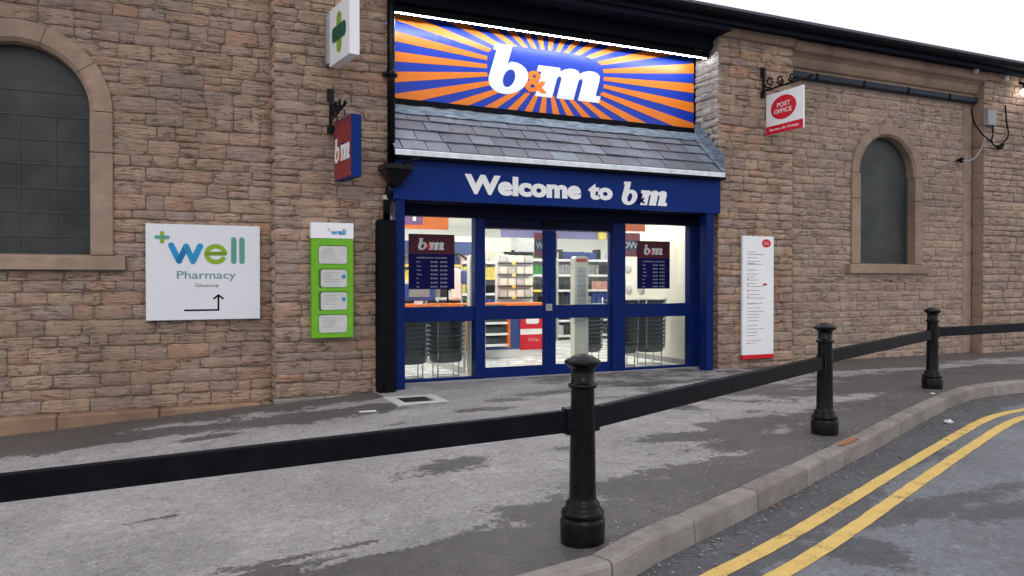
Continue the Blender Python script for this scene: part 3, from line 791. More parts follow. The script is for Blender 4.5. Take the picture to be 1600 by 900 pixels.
# ------------------------------------------------------------ big illuminated sign
SY = 11.0
def burst(b, pl, hw0, hw1, z0, z1, k, nr, ain, bin_, m, d0, d1, frac=.5, a_off=0):
    """alternating rays from (0,0), clipped to the panel"""
    def border(a):
        c, s_ = math.cos(a)/k, math.sin(a)
        t = 1e9
        if c > 1e-6: t = min(t, hw1/c)
        if c < -1e-6: t = min(t, hw0/c)
        if s_ > 1e-6: t = min(t, z1/s_)
        if s_ < -1e-6: t = min(t, z0/s_)
        return t*c, t*s_
    def inner(a):
        c, s_ = math.cos(a)/k, math.sin(a); t = (abs(c/ain)**4+abs(s_/bin_)**4)**-.25; return t*c, t*s_
    corners = [(hw1, z1), (hw0, z1), (hw0, z0), (hw1, z0)]
    for i in range(nr):
        a0 = a_off+2*math.pi*(i-frac/2)/nr; a1 = a_off+2*math.pi*(i+frac/2)/nr
        poly = [inner(a0), border(a0)]
        for cu, cv in corners:
            ca = math.atan2(cv, cu*k)
            for q in (ca, ca+2*math.pi):
                if a0 < q < a1: poly.append((cu, cv))
        poly += [border(a1), inner(a1)]
        if math.hypot(poly[1][0], poly[1][1]) > math.hypot(*poly[0]): b.plate(pl, poly, d0, d1, m)
sg = empty('illuminated_sign', (5.64, SY, 4.17), 'long blue sign with orange sunburst rays and big white b&m letters under the eaves', 'sign')
B().box(2.74, 8.54, SY, SY+.12, 4.17, 5.48).build('panel', M['sign_blue'], sg)
PB = plane((5.64, SY, 4.83), (1,0,0), (0,0,1), (0,-1,0))
b = B(); burst(b, PB, -2.89, 2.89, -.655, .645, .56, 30, 1.05, .36, 0, 0, .003, .5, a_off=.03); b.build('rays', M['sign_orange'], sg, kind='stuff')
b = B(); b.box(2.74, 8.54, SY-.05, SY+.12, 4.02, 4.168); b.box(8.53, 8.555, SY-.03, SY+.12, 4.17, 5.48); b.box(2.72, 2.745, SY-.03, SY+.12, 4.17, 5.48); b.box(2.74, 8.54, SY+.0, SY+.12, 5.482, 5.63)
b.build('frame', M['dull_black'], sg)
def arc(c, rx, rz, a0, a1, n): return [(c[0]+rx*math.cos(R(a0+(a1-a0)*i/n)), c[1]+rz*math.sin(R(a0+(a1-a0)*i/n))) for i in range(n+1)]
b_out = [(-.04,1.0),(.33,1.0),(.33,.60)] + arc((.43,.315), .415, .345, 96, -178, 26) + [(.03,.87),(-.04,.87)]
b_in = arc((.44,.31), .125, .19, 0, 345, 22)
m_out = [(0,0),(0,.53),(-.07,.53),(-.07,.66),(.27,.66),(.29,.585)] + [(.35,.64),(.42,.672),(.50,.672),(.56,.645),(.60,.585)] + [(.66,.64),(.73,.672),(.82,.672),(.89,.64),(.93,.585),(.945,.5)] + \
        [(.945,.15),(1.03,.15),(1.03,0),(.68,0),(.68,.43),(.66,.475),(.63,.475),(.61,.43),(.61,0),(.335,0),(.335,.43),(.315,.475),(.285,.475),(.265,.43),(.265,0)]
B_SH = fill2d([b_out, b_in], .001); M_SH = fill2d([m_out], .001)
def logo(pl, cu, cv, H, parent, amp_mat, d=.004, white=None, outline=None, W=None):
    """italic b & m, total width about 2.42 H"""
    white = white or M['white']; W = W or H
    for nm, sh, ou, kw in (('letter_b', B_SH, -1.16, .82), ('letter_m', M_SH, -.27, 1.17)):
        q = B(); vs, fs = sh; put2d(vs, fs, pl, q, 0, d+(.001 if kw > 1 else 0), W*kw, H, cu+ou*W, cv-.5*H, .22/kw); q.build(nm, white, parent)
    q = B(); put_text(q, pl, '&', cu-.25*W, cv-.20*H, .46*H, .40*W, bold=.03, d=d+.004); q.build('ampersand', amp_mat, parent)
logo(PB, .04, -.02, .75, sg, M['sign_orange'], W=.98)
# trough light on arms
tl = empty('trough_light', (5.7, 10.68, 5.4), 'slim white tube light in a dark trough above the big sign', 'light')
B().box(2.98, 8.53, 10.601, 10.72, 5.306, 5.40).build('hood', M['dull_black'], tl)
B().box(2.98, 8.53, 10.588, 10.599, 5.33, 5.40).build('lip', M['dull_black'], tl)
b = B(); b.tube([(3.0, 10.625, 5.300), (8.5, 10.625, 5.300)], .006, 10); b.build('tube', M['tube'], tl)
b = B()
for x in (3.3, 4.7, 6.1, 7.5): b.box(x-.02, x+.02, 10.61, SY, 5.401, 5.43)
b.build('arm', M['dull_black'], tl, kind='stuff')

# ------------------------------------------------------------ slated pent roof
pr = empty('pent_roof', (5.7, 10.5, 3.2), 'small slated pent roof between the big sign and the blue fascia', 'roof')
E0 = Vector((0, 10.13, 3.27)); E1 = Vector((0, 10.93, 4.00)); L = (E1-E0).length; ev = (E1-E0)/L; en = Vector((0, -ev.z, ev.y))
b = B(); b.add([(2.9, 10.13, 3.22), (8.45, 10.13, 3.22), (8.53, 11.0, 4.0), (2.9, 11.0, 4.0)], [(0,1,2,3)]); b.build('roof_board', M['dull_black'], pr)
nc = 4; ex = (L-.05)/nc
for r_ in range(nc):
    x = 2.86+(0 if r_ % 2 else -.2); xr = 8.46+.08*r_/nc
    while x < xr:
        w_ = rnd.uniform(.32, .46); x1 = min(x+w_, xr); xa = max(x, 2.86)
        if x1-xa < .05: x += w_; continue
        s0 = r_*ex-.015+rnd.uniform(-.006, .006); s1 = (r_+1)*ex+.08
        up = .034+rnd.uniform(0, .012); 
        P = lambda xx, s_, h: tuple(Vector((xx, 0, 0))+E0+ev*s_+en*h)
        g_ = .007; ch = rnd.uniform(0, .012)
        vs = [P(xa+g_, s0+ch, up), P(x1-g_, s0+rnd.uniform(0, .01), up), P(x1-g_, s1, .008), P(xa+g_, s1, .008),
              P(xa+g_, s0+ch, up-.014), P(x1-g_, s0, up-.014), P(x1-g_, s1, 0), P(xa+g_, s1, 0)]
        q = B(); q.add(vs, [(0,1,2,3), (4,7,6,5), (0,4,5,1), (1,5,6,2), (0,3,7,4), (2,6,7,3)])
        q.build('slate', M['slate'], pr, origin=((xa+x1)/2, vs[0][1], vs[0][2])); x += w_
b = B(); n = 90; vs = []
for i in range(n+1):
    x = 2.86+5.68*i/n
    for j, (s_, h) in enumerate(((L-.17, .045), (L-.11, .05), (L-.04, .05), (L+.02, .07))):
        s2 = s_+(.025*noise.noise(Vector((x*3.1, j, 0))) if j == 0 else 0); h2 = h+.016*noise.noise(Vector((x*6, j*2.2, 4)))
        p = E0+ev*s2+en*h2; vs.append((x, p.y, p.z))
b.add(vs, [(i*4+j, i*4+j+1, (i+1)*4+j+1, (i+1)*4+j) for i in range(n) for j in range(3)], True); b.build('lead_flashing', M['lead'], pr)
for i in range(7):     # stepped flashing up the right verge
    s0 = L*i/7; s1 = L*(i+1)/7+.05; pA = E0+ev*s0; pB = E0+ev*s1
    xx = 8.50+.004*i
    q = B(); q.add([(xx, pA.y, pA.z+.03), (xx, pB.y, pB.z+.03), (xx, pB.y, pB.z+.20), (xx, pA.y, pB.z+.20), (xx-.012, pA.y, pA.z+.03), (xx-.012, pB.y, pB.z+.03), (xx-.012, pB.y, pB.z+.20), (xx-.012, pA.y, pB.z+.20)],
                   [(0,1,2,3), (4,7,6,5), (0,4,5,1), (1,5,6,2), (2,6,7,3), (3,7,4,0)]); q.build('step_flashing', M['lead'], pr)
    q = B(); q.add([tuple(pA+en*.045+Vector((8.40, 0, 0))), tuple(pA+en*.045+Vector((8.49, 0, 0))), tuple(pB+en*.05+Vector((8.50, 0, 0))), tuple(pB+en*.05+Vector((8.40, 0, 0)))], [(0,1,2,3)])
    q.build('soaker', M['lead'], pr) if i < 6 else None
b = B(); b.extrude_x([(10.08, 3.20), (10.075, 3.262), (10.09, 3.272), (10.13, 3.29), (10.13, 3.27), (10.10, 3.25), (10.10, 3.20)], 2.87, 8.46); b.build('eaves_strip', M['lead_pale'], pr)
b = B(); b.box(2.9, 8.50, 10.105, 10.6, 3.165, 3.21); b.build('eaves_board', M['dull_black'], pr)

# ------------------------------------------------------------ blue fascia
YB = 10.22
fc = empty('fascia_sign', (5.7, YB, 2.62), 'deep blue fascia board reading Welcome to b&m above the doors', 'sign')
B().box(2.88, 8.48, YB, 10.36, 2.615, 3.165).build('board', M['blue'], fc)
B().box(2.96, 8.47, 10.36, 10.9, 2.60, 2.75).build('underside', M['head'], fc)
PF = plane((0, YB, 0), (1,0,0), (0,0,1), (0,-1,0))
# letter centres worked out from the picture: Welcome to 725..957 px, logo 972..1045 px
def fx(px, Y=YB): t = (px-800)/1200; return Y*(.910*t+.415)/(.910-.415*t)
letters(PF, 'Welcome', (fx(726)+fx(908))/2, 2.872, .285, fx(908)-fx(726), .055, .003, M['white'], fc)
letters(PF, 'to', (fx(919)+fx(957))/2, 2.862, .25, fx(957)-fx(919), .055, .003, M['white'], fc)
logo(PF, fx(1009), 2.87, .355, fc, M['navy'], W=(fx(1046)-fx(972))/2.15)

# ------------------------------------------------------------ shopfront
YG = 10.8
sh = empty('shopfront', (5.8, YG, 0), 'blue framed glass shopfront with sliding doors and side panes', 'shopfront')
def part(nm, boxes, m, parent=sh, bev=.006):
    b = B()
    for x in boxes: b.bbox(*x, bev)
    return b.build(nm, m, parent)
part('post', [(2.92, 3.05, 10.24, 10.42, -.08, 2.614)], M['frame_blue'])
part('post', [(8.21, 8.36, 10.24, 10.42, -.05, 2.614)], M['frame_blue'])
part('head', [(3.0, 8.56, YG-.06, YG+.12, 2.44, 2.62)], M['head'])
part('jamb', [(3.08, 3.20, YG-.05, YG+.1, -.06, 2.44)], M['frame_blue'])
part('jamb', [(4.29, 4.45, YG-.07, YG+.1, -.03, 2.44)], M['frame_blue'])
part('jamb', [(6.70, 6.95, YG-.07, YG+.1, -.03, 2.44)], M['frame_blue'])
part('jamb', [(8.27, 8.56, YG-.05, YG+.1, -.06, 2.44)], M['frame_blue'])
def pane(nm, x0, x1, z0, z1, y, parent):
    b = B(); b.box(x0, x1, y, y+.008, z0, z1); return b.build(nm, M['glass'], parent)
for x0, x1 in ((3.20, 4.29), (6.95, 8.27)):
    part('rail', [(x0-.002, x1+.002, YG-.04, YG+.06, .89, 1.11)], M['frame_blue'])
    part('rail', [(x0-.002, x1+.002, YG-.04, YG+.06, -.03, .05)], M['frame_blue'])
    pane('glass_pane', x0, x1, 1.11, 2.44, YG+.01, sh); pane('glass_pane', x0, x1, .05, .89, YG+.01, sh)
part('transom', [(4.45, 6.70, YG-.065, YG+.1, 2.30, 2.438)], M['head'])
part('sensor', [(5.42, 5.72, YG-.10, YG-.066, 2.36, 2.42)], M['dull_black'])
for x0, x1, hx in ((4.452, 5.56, 5.50), (5.565, 6.698, 5.62)):
    g0, g1 = (x0+.01, 5.455) if x0 < 5 else (5.675, 6.69)
    d = B().bbox(x0, g0, YG-.03, YG+.02, .01, 2.29, .002)
    d.bbox(g1, x1, YG-.03, YG+.02, .01, 2.29, .002)
    d.bbox(g0, g1, YG-.028, YG+.018, .01, .17, .004); d.bbox(g0, g1, YG-.028, YG+.018, .90, 1.11, .004); d.bbox(g0, g1, YG-.028, YG+.018, 2.283, 2.29, .002)
    do = d.build('sliding_door', M['frame_blue'], sh)
    pane('glass_pane', g0, g1, 1.11, 2.283, YG-.005, do); pane('glass_pane', g0, g1, .17, .90, YG-.005, do)
    if x0 < 5: part('lock', [(5.49, 5.60, YG-.055, YG-.031, 1.02, 1.13)], M['grey'], do)
part('threshold', [(3.1, 8.4, YG-.12, YG+.12, -.05, .012)], M['grey'])
# black roller box left of the entrance
bx = empty('shutter_box', (2.76, 10.25, -.1), 'tall matt black upright box between the stone pier and the blue frame', 'box')
B().bbox(2.66, 2.89, 10.12, 10.36, -.12, 2.30, .006).build('case', M['dull_black'], bx)
B().bbox(2.72, 2.85, 10.08, 10.119, -.16, .1, .01).build('foot', M['dull_black'], bx)
B().bbox(2.67, 2.88, 10.14, 10.35, 2.302, 2.32, .004).build('lid', M['dull_black'], bx)
# opening-hours posters on the glass
def poster(x0, x1, z0, z1, label, y=YG-.003):
    t = empty('poster', ((x0+x1)/2, y, z0), label, 'poster', 'dark blue opening hours posters on the shop windows')
    B().box(x0, x1, y, y+.002, z0, z1).build('sheet', M['navy'], t)
    pl = plane(((x0+x1)/2, y, (z0+z1)/2), (1,0,0), (0,0,1), (0,-1,0)); W_ = x1-x0; H_ = z1-z0
    zs = H_/2-H_*.36
    b = B(); b.plate(pl, rect(-W_/2, W_/2, zs, H_/2), 0, .001); b.build('header', M['dark_red'], t)
    b = B(); plh = plane(pl(0, (zs+H_/2)/2, .0012), (1,0,0), (0,0,1), (0,-1,0))
    logo(plh, 0, 0, H_*.21, t, M['red'], d=.002, white=M['pale_grey'], W=W_/3.6)
    b = B(); put_text(b, pl, 'OPENING HOURS', 0, zs-H_*.07, H_*.025, W_*.66, d=.001)
    days = ('Mon', 'Tues', 'Wed', 'Thurs', 'Fri', 'Sat', 'Sun')
    for i, dname in enumerate(days):
        v = zs-H_*(.145+.075*i)
        put_text(b, pl, dname, -W_*.33, v, H_*.028, None, d=.001, align='LEFT')
        put_text(b, pl, '8:00', W_*.05, v, H_*.028, W_*.15, d=.001); put_text(b, pl, '8:00', W_*.26, v, H_*.028, W_*.15, d=.001)
    b.build('lettering', M['print_grey'], t, kind='stuff')
    return t
poster(3.27, 3.98, 1.37, 2.18, 'blue and red opening hours poster on the left side pane above the basket stacks')
poster(7.22, 7.88, 1.36, 2.16, 'blue and red opening hours poster on the right side pane against the cream wall')

# ------------------------------------------------------------ downpipe with hopper
dp = empty('downpipe', (2.88, 10.2, 0), 'black cast iron downpipe with hopper head left of the big sign', 'downpipe')
b = B(); b.tube([(2.86, 10.25, 5.85), (2.86, 10.25, 3.08)], .055, 14); b.build('pipe', M['black'], dp)
for z in (4.32,):
    b = B(); b.tube([(2.86, 10.25, z-.05), (2.86, 10.25, z+.05)], .068, 14); b.box(2.76, 2.96, 10.28, 10.36, z-.02, z+.02); b.build('collar', M['black'], dp)
b = B(); prof = [(2.78, .06), (2.84, .09), (2.92, .14), (2.99, .19), (3.0, .21), (3.06, .21), (3.07, .19)]
vs = []
for z, r_ in prof:
    for sx_, sy_ in ((-1,-1),(1,-1),(1,1),(-1,1)): vs.append((2.90+sx_*r_, 10.16+sy_*r_*.75, z))
fs = [(i*4+k, i*4+(k+1) % 4, (i+1)*4+(k+1) % 4, (i+1)*4+k) for i in range(len(prof)-1) for k in range(4)]+[(24,25,26,27),(3,2,1,0)]
b.add(vs, fs); b.build('hopper', M['black'], dp)
b = B(); b.tube([(2.84, 10.2, 2.8), (2.82, 10.24, 2.7), (2.80, 10.27, 2.55), (2.80, 10.27, 2.325)], .05, 12); b.build('pipe', M['black'], dp)
b = B(); b.tube([(2.80, 10.27, 2.60), (2.80, 10.27, 2.66)], .062, 12); b.build('collar', M['pale_grey'], dp, label='pale collar below the hopper')
b = B(); b.tube([(2.95, 10.0, 3.07), (3.08, 9.98, 3.12), (3.18, 9.98, 3.14)], .018, 8); b.build('outlet_spout', M['dull_black'], dp)

# ------------------------------------------------------------ signs on the wall
# white direction board
YS = YR-.11
ps = empty('direction_board', (.5, YS, 1.0), 'white square pharmacy board with green and blue lettering and a bent arrow', 'sign')
B().bbox(-.18, 1.17, YS, YS+.05, 1.0, 2.205, .004).build('board', M['board'], ps)
P1 = plane((-.18, YS, 1.0), (1,0,0), (0,0,1), (0,-1,0)); W1, H1 = 1.35, 1.205
def q1(u, v): return (u-145)/945*W1, (850-v)/790*H1      # position read off an enlargement of the board
rk = 22/945*W1
def strokes(pl, name, lines, r_, m, parent, d0=.001, d1=.003):
    b = B()
    for i, (p, q) in enumerate(lines): b.plate(pl, capsule(p, q, r_), d0, d1+.0006*i)
    return b.build(name, m, parent)
strokes(P1, 'letter_w', [(q1(348,235), q1(410,362))], rk*1.15, M['cyan'], ps)
strokes(P1, 'letter_w', [(q1(410,362), q1(468,240))], rk*1.1, M['cyan_dark'], ps, d1=.0042)
strokes(P1, 'letter_w', [(q1(468,240), q1(522,362))], rk*1.1, M['cyan'], ps, d1=.0054)
strokes(P1, 'letter_w', [(q1(522,362), q1(582,238))], rk*1.15, M['cyan'], ps, d1=.0066)
strokes(P1, 'letter_l', [(q1(864,178), q1(864,362))], rk*1.05, M['teal'], ps)
strokes(P1, 'letter_l', [(q1(934,178), q1(934,362))], rk*1.05, M['teal'], ps)
c_e = q1(712, 302); re_u = 76/945*W1; re_v = 66/790*H1
b = B(); pts = arc((0, 0), re_u, re_v, 8, 325, 26); pts = [(c_e[0]+u, c_e[1]+v) for u, v in pts]
for i in range(len(pts)-1): b.plate(P1, capsule(pts[i], pts[i+1], rk*.92, 5), .001, .003+.00005*i)
b.build('letter_e', M['leaf_green'], ps)
strokes(P1, 'letter_e', [(q1(640,297), q1(788,297))], rk*.75, mat('olive_green', (.16,.28,.02), .4), ps, d1=.006)
strokes(P1, 'cross', [(q1(275,135), q1(275,205))], rk*.8, M['leaf_green'], ps); strokes(P1, 'cross', [(q1(230,170), q1(320,170))], rk*.7, M['teal'], ps, d1=.005)
letters(P1, 'Pharmacy', q1(637,0)[0], q1(0,487)[1], 85/790*H1, 490/945*W1, .008, .001, M['grey_teal'], ps)
b = B(); put_text(b, P1, 'Glossop', q1(638,0)[0], q1(0,567)[1], 36/790*H1, 200/945*W1, bold=.008, d=.001); b.build('lettering', mat('brown_grey', (.2,.17,.15), .5), ps)
b = B(); ka = .011
for i, (p, q) in enumerate([((455,770), (733,770)), ((733,770), (733,645)), ((733,645), (695,675)), ((733,645), (771,675))]): b.plate(P1, capsule(q1(*p), q1(*q), ka, 4), .001, .002+.0005*i)
b.build('arrow', M['dull_black'], ps)

# green leaflet box
YL = YF-.09
lb = empty('leaflet_box', (2.05, YL, .74), 'tall lime green leaflet holder with a white header on the stone pier', 'leaflet holder')
B().bbox(1.78, 2.33, YL-.06, YL+.05, .74, 2.05, .005).build('case', M['lime'], lb)
B().bbox(1.775, 2.335, YL-.065, YL+.05, 2.052, 2.26, .005).build('header', M['white'], lb)
P2 = plane((1.78, YL-.062, .74), (1,0,0), (0,0,1), (0,-1,0))
b = B(); P2h = plane((1.78, YL-.067, .74), (1,0,0), (0,0,1), (0,-1,0)); put_text(b, P2h, 'well', .35, 1.40, .075, .20, bold=.03, d=.001); b.build('lettering', M['cyan'], lb)
b = B(); put_text(b, P2h, '+', .22, 1.43, .03, .03, bold=.03, d=.001); b.build('cross', M['leaf_green'], lb)
for i, v in enumerate((.07, .37, .67, .98)):
    q = B(); off = .0 if i in (0, 3) else .02
    q.plate(P2, rrect(.09, .47, v-.005, v+.245, .03), -.002, .001); q.build('window_recess', mat('recess_green', (.05,.16,.02), .5) if i == 0 else bpy.data.materials['recess_green'], lb)
    q = B(); q.plate(P2, rrect(.095+off*1.3, .465, v, v+.232, .03), .001, .004); pc_ = q.build('leaflet', mat('paper', (.55,.55,.53), .5, var=.08) if i == 0 else bpy.data.materials['paper'], lb)
    q = B()
    for k in range(5):
        q.plate(P2, rect(.14+off, .14+off+rnd.uniform(.12, .22), v+.19-.03*k, v+.196-.03*k), .004, .005)
    q.build('print', M['grey'], pc_, kind='stuff')
    if i in (1, 2):
        q = B(); q.plate(P2, ell(.42, v+.14, .028, .028, 16), .004, .006); q.build('sticker', M['cyan'], pc_)

# white notice board on the right pier
YN = YF-.09
nb = empty('notice_board', (9.36, YN, .16), 'tall narrow white notice board with red foot on the right stone pier', 'notice board')
B().bbox(9.01, 9.70, YN, YN+.05, .22, 2.26, .004).build('board', M['white'], nb)
B().bbox(9.005, 9.705, YN-.006, YN+.05, .15, .218, .004).build('red_foot', M['red'], nb)
P3 = plane((9.01, YN, .22), (1,0,0), (0,0,1), (0,-1,0))
b = B(); b.plate(P3, ell(.52, 1.92, .10, .072, 24), .001, .003); b.build('emblem', M['red'], nb)
b = B(); put_text(b, P3, 'POST', .52, 1.935, .02, .10, d=.004); put_text(b, P3, 'OFFICE', .52, 1.905, .02, .12, d=.004); b.build('lettering', M['white'], nb)
b = B()
for k, v in enumerate([1.76, 1.72, 1.66, 1.60, 1.56, 1.55, 1.45, 1.38, 1.33, 1.28, 1.22, 1.17, 1.10, 1.03, .97, .88, .87, .80, .74, .69, .64, .58, .50, .44, .38, .33, .24, .20]):
    b.plate(P3, rect(.10, .10+rnd.uniform(.15, .40), v, v+(.012 if k != 4 else .02)), .001, .002)
b.build('print', M['print_grey'], nb, kind='stuff')
b = B(); b.plate(P3, ell(.49, 1.21, .05, .02, 12), .001, .003)
for v in (1.30, 1.21, 1.10, 1.0, .2): b.plate(P3, ell(.115, v, .015, .012, 8), .001, .003)
b.build('red_mark', M['red'], nb, kind='stuff')

# projecting signs: local plane facing left (-x side), u runs from the near edge to the wall
def scroll(b, c, r0, turns, y_dir=1, r=.009, start=0, x=0):
    pts = []
    for k in range(int(14*turns)+1):
        a = start+2*math.pi*k/14; rr = r0*(1-.75*k/(14*turns)); pts.append((x, c[0]+y_dir*rr*math.cos(a), c[1]+rr*math.sin(a)))
    b.tube(pts, r, 6)
# pharmacy cross box
cs = empty('projecting_sign', (2.07, 9.9, 4.3), 'white projecting box sign with a green cross high on the left pier', 'sign')
th = .13
ctr = Vector((2.07, 9.85, 4.67)); ud = Vector((-.10, .72, 0)).normalized()
P4 = plane(ctr, -ud, (0,0,1), Vector((-ud.y, ud.x, 0)))
b = B(); b.plate(P4, rect(-.37, .37, -.365, .365), -th, 0); b.add([P4(-.37,-.365,-th), P4(.37,-.365,-th), P4(.37,.365,-th), P4(-.37,.365,-th)], [(0,1,2,3)]); b.build('box', M['white'], cs)
b = B(); b.plate(P4, rrect(-.085, .085, -.26, .26, .08, 8), .001, .004); b.build('cross', M['leaf_green'], cs)
b = B(); b.plate(P4, rrect(-.25, .25, -.095, .095, .07, 8), .004, .008); b.build('cross', M['green_dark'], cs)
b = B(); b.box(1.98, 2.10, 10.2, 10.33, 4.35, 5.0); b.build('wall_bracket', M['grey'], cs)
# hanging shop sign
hs = empty('hanging_sign', (2.15, 9.9, 2.8), 'small hanging blue and red sunburst sign with b&m letters on a black scroll bracket', 'sign')
ctr = Vector((2.13, 9.93, 3.20)); ud = Vector((-.08, .65, 0)).normalized()
P5 = plane(ctr, -ud, (0,0,1), Vector((-ud.y, ud.x, 0)))
b = B(); b.plate(P5, rect(-.33, .33, -.39, .39), -.13, 0); b.add([P5(-.33,-.39,-.13), P5(.33,-.39,-.13), P5(.33,.39,-.13), P5(-.33,.39,-.13)], [(0,1,2,3)]); b.build('box', M['blue'], hs)
b = B(); burst(b, P5, -.32, .32, -.38, .38, .9, 26, .10, .08, 0, .001, .003, .72); b.build('rays', M['rust_red'], hs, kind='stuff')
logo(P5, 0, 0, .31, hs, M['orange'], d=.005, W=.285)
def bracket(t, x, y0, y1, zt, zb, arm0, arm1):
    b = B(); b.bbox(x-.02, x+.02, y0-.02, y0+.02, zb, zt, .004); 
    b.box(x-.045, x+.045, y0, y0+.03, zt-.16, zt); b.box(x-.045, x+.045, y0, y0+.03, zb, zb+.10); b.build('wall_plate', M['black'], t)
    b = B(); b.tube([(x, y0, arm0), (x, y1, arm1)], .018, 8); b.tube([(x, y1, arm1), (x, y1-.05, arm1+.03), (x, y1-.07, arm1-.0)], .02, 8); b.build('arm', M['black'], t)
    Lr = abs(y0-y1)
    for k in range(3):
        b = B(); c = y0-.13-k*Lr*.25; rr = .105-.018*k; scroll(b, (c, arm0+(arm1-arm0)*(k*.25+.15)+rr+.02), rr, 1.4, 1 if k % 2 else -1, .015, start=3.4, x=x)
        b.build('scroll', M['black'], t)
bracket(hs, 2.05, 10.30, 9.45, 4.04, 3.45, 3.62, 3.66)
b = B(); 
for y in (10.15, 9.72): b.tube([(2.10, y, 3.66), (2.12, y, 3.58)], .008, 6)
b.build('hook', M['black'], hs, kind='stuff')
# post office hanging sign
po = empty('hanging_sign', (9.48, 9.8, 3.98), 'white hanging sign with a red Post Office oval on the right pier', 'sign')
P6 = plane((9.48, 9.82, 4.33), (0,-1,0), (0,0,1), (-1,0,0))
b = B(); b.plate(P6, rect(-.42, .42, -.345, .345), -.03, 0); b.add([P6(-.42,-.345,-.03), P6(.42,-.345,-.03), P6(.42,.345,-.03), P6(-.42,.345,-.03)], [(0,1,2,3)]); b.build('panel', M['white'], po)
b = B(); b.plate(P6, rect(-.418, .418, -.343, -.20), .001, .003); b.build('red_band', M['red'], po)
b = B(); b.plate(P6, ell(-.02, .075, .29, .20, 32), .001, .003); b.build('emblem', M['red'], po)
b = B(); letters(P6, 'POST', -.01, .125, .075, .30, .01, .004, M['white'], po); letters(P6, 'OFFICE', -.03, .02, .075, .40, .01, .004, M['white'], po); put_text(b, P6, 'Bureau de Change', 0, -.272, .055, .66, d=.004, bold=.01); b.build('lettering', M['white'], po, kind='stuff')
bracket(po, 9.48, 10.30, 9.28, 5.17, 4.66, 4.77, 4.77)

# ------------------------------------------------------------ services at the far right
jb = empty('junction_box', (15.9, 10.3, 4.6), 'small grey junction box with black cables on the far right pier', 'junction box')
def wx(px, Y): return fx(px, Y)
yj = 10.25; X0 = wx(1549, yj); dj = X0/(.910*(749/1200)+.415)
def wz(px, py, Y): t = (px-800)/1200; d = Y/(.910-.415*t); return 1.5+(438-py)*d/1200
B().bbox(wx(1543, yj), wx(1556, yj), yj, yj+.12, wz(1549, 196, yj), wz(1549, 172, yj), .01).build('box', M['grey'], jb)
def cab(pts, r=.016, Y=10.27):
    b = B(); Q = [Vector((wx(px, Y), Y, wz(px, py, Y))) for px, py in pts]; S_ = []
    for i in range(len(Q)-1):
        p0, p1, p2, p3 = Q[max(i-1, 0)], Q[i], Q[i+1], Q[min(i+2, len(Q)-1)]
        for j in range(5):
            t = j/5; S_.append(.5*((2*p1)+(p2-p0)*t+(2*p0-5*p1+4*p2-p3)*t*t+(3*p1-p0-3*p2+p3)*t**3))
    S_.append(Q[-1]); b.tube(S_, r, 7); return b
cab([(1549,196),(1550,210),(1548,222),(1556,229),(1565,224),(1574,212),(1571,190),(1569,165)]).build('cable', M['dull_black'], jb)
cab([(1516,170),(1520,190),(1530,206),(1540,216),(1548,222)]).build('cable', M['dull_black'], jb)
cab([(1556,229),(1562,232),(1566,226)], .03).build('cable_coil', M['dull_black'], jb)
cab([(1538,214),(1534,228),(1524,245),(1512,252),(1503,251)], .012).build('conduit', M['grey'], jb)
cam_ = empty('wall_camera', (15.2, 10.55, 4), 'small black round security camera on the quoin below the cornice', 'camera')
X_ = wx(1501, 10.5); Z_ = wz(1501, 250, 10.5)
b = B(); b.lathe([(-.06, 0), (-.055, .03), (-.02, .055), (.03, .05), (.05, 0)], (X_, 10.5, Z_), 14); b.build('housing', M['dull_black'], cam_)
b = B(); b.box(X_-.02, X_+.02, 10.5, 10.6, Z_-.02, Z_+.02); b.build('mount', M['dull_black'], cam_)
al = empty('flood_light', (16.6, 10.2, 5.4), 'lit white floodlight under the gutter at the right edge of the view', 'light')
X_ = wx(1601, 10.15); Z_ = wz(1601, 143, 10.15)
b = B(); b.lathe([(-.10, 0), (-.09, .06), (-.04, .10), (.02, .10), (.04, .06), (.05, 0)], (X_, 10.15, Z_), 18); b.build('lens', M['bulb'], al)
b = B(); b.tube([(X_, 10.15, Z_+.04), (X_, 10.2, Z_+.16), (X_, 10.28, Z_+.2)], .03, 8); b.build('bracket', M['dull_black'], al)
for px, py, lab in ((1523,112,'small white sensor under the gutter, left of a pair'), (1570,124,'small white sensor under the gutter nearest the lit floodlight')):
    X_ = wx(px, 10.2); Z_ = wz(px, py, 10.2)
    b = B(); b.lathe([(-.05, 0), (-.04, .04), (0, .055), (.05, .055), (.051, 0)], (X_, 10.2, Z_), 12); b.build('sensor', M['pale_grey'], label=lab, cat='sensor')

# ------------------------------------------------------------ bollards and rails
BZ = [(-1.80,4.19), (2.22,3.88), (5.90,5.56), (9.42,7.04), (13.45,7.42)]
def make_bollard():
    t = empty('bollard', (0,0,0))
    B().lathe([(-.05,.128),(0,.128),(.125,.131),(.135,.128),(.143,.116),(.150,.122),(.165,.127),(.180,.124),(.19,.112),(.205,.098),(.22,.10),(.232,.094),(.24,.083),(.25,.080)], n=40).build('base', M['black'], t)
    B().lathe([(.25,.080),(.26,.078),(.60,.073),(.89,.067)], n=40).build('shaft', M['black'], t)
    B().lathe([(.89,.067),(.892,.078),(.900,.085),(.910,.085),(.918,.078),(.92,.068),(.985,.067)], n=40).build('collar', M['black'], t)
    B().lathe([(.985,.067),(1.0,.069),(1.012,.078),(1.025,.098),(1.033,.106),(1.043,.107),(1.049,.103),(1.056,.092),(1.07,.068),(1.080,.045),(1.087,.02),(1.09,.0)], n=40).build('cap', M['black'], t)
    return t
proto = make_bollard()
labs = ['black bollard beyond the left edge carrying the leftmost rail', 'nearest black bollard in the foreground by the kerb bend', 'middle black bollard beside the rust-stained kerb stone', 'farthest black bollard in view at the kerb corner', 'black bollard beyond the right edge past the kerb corner']
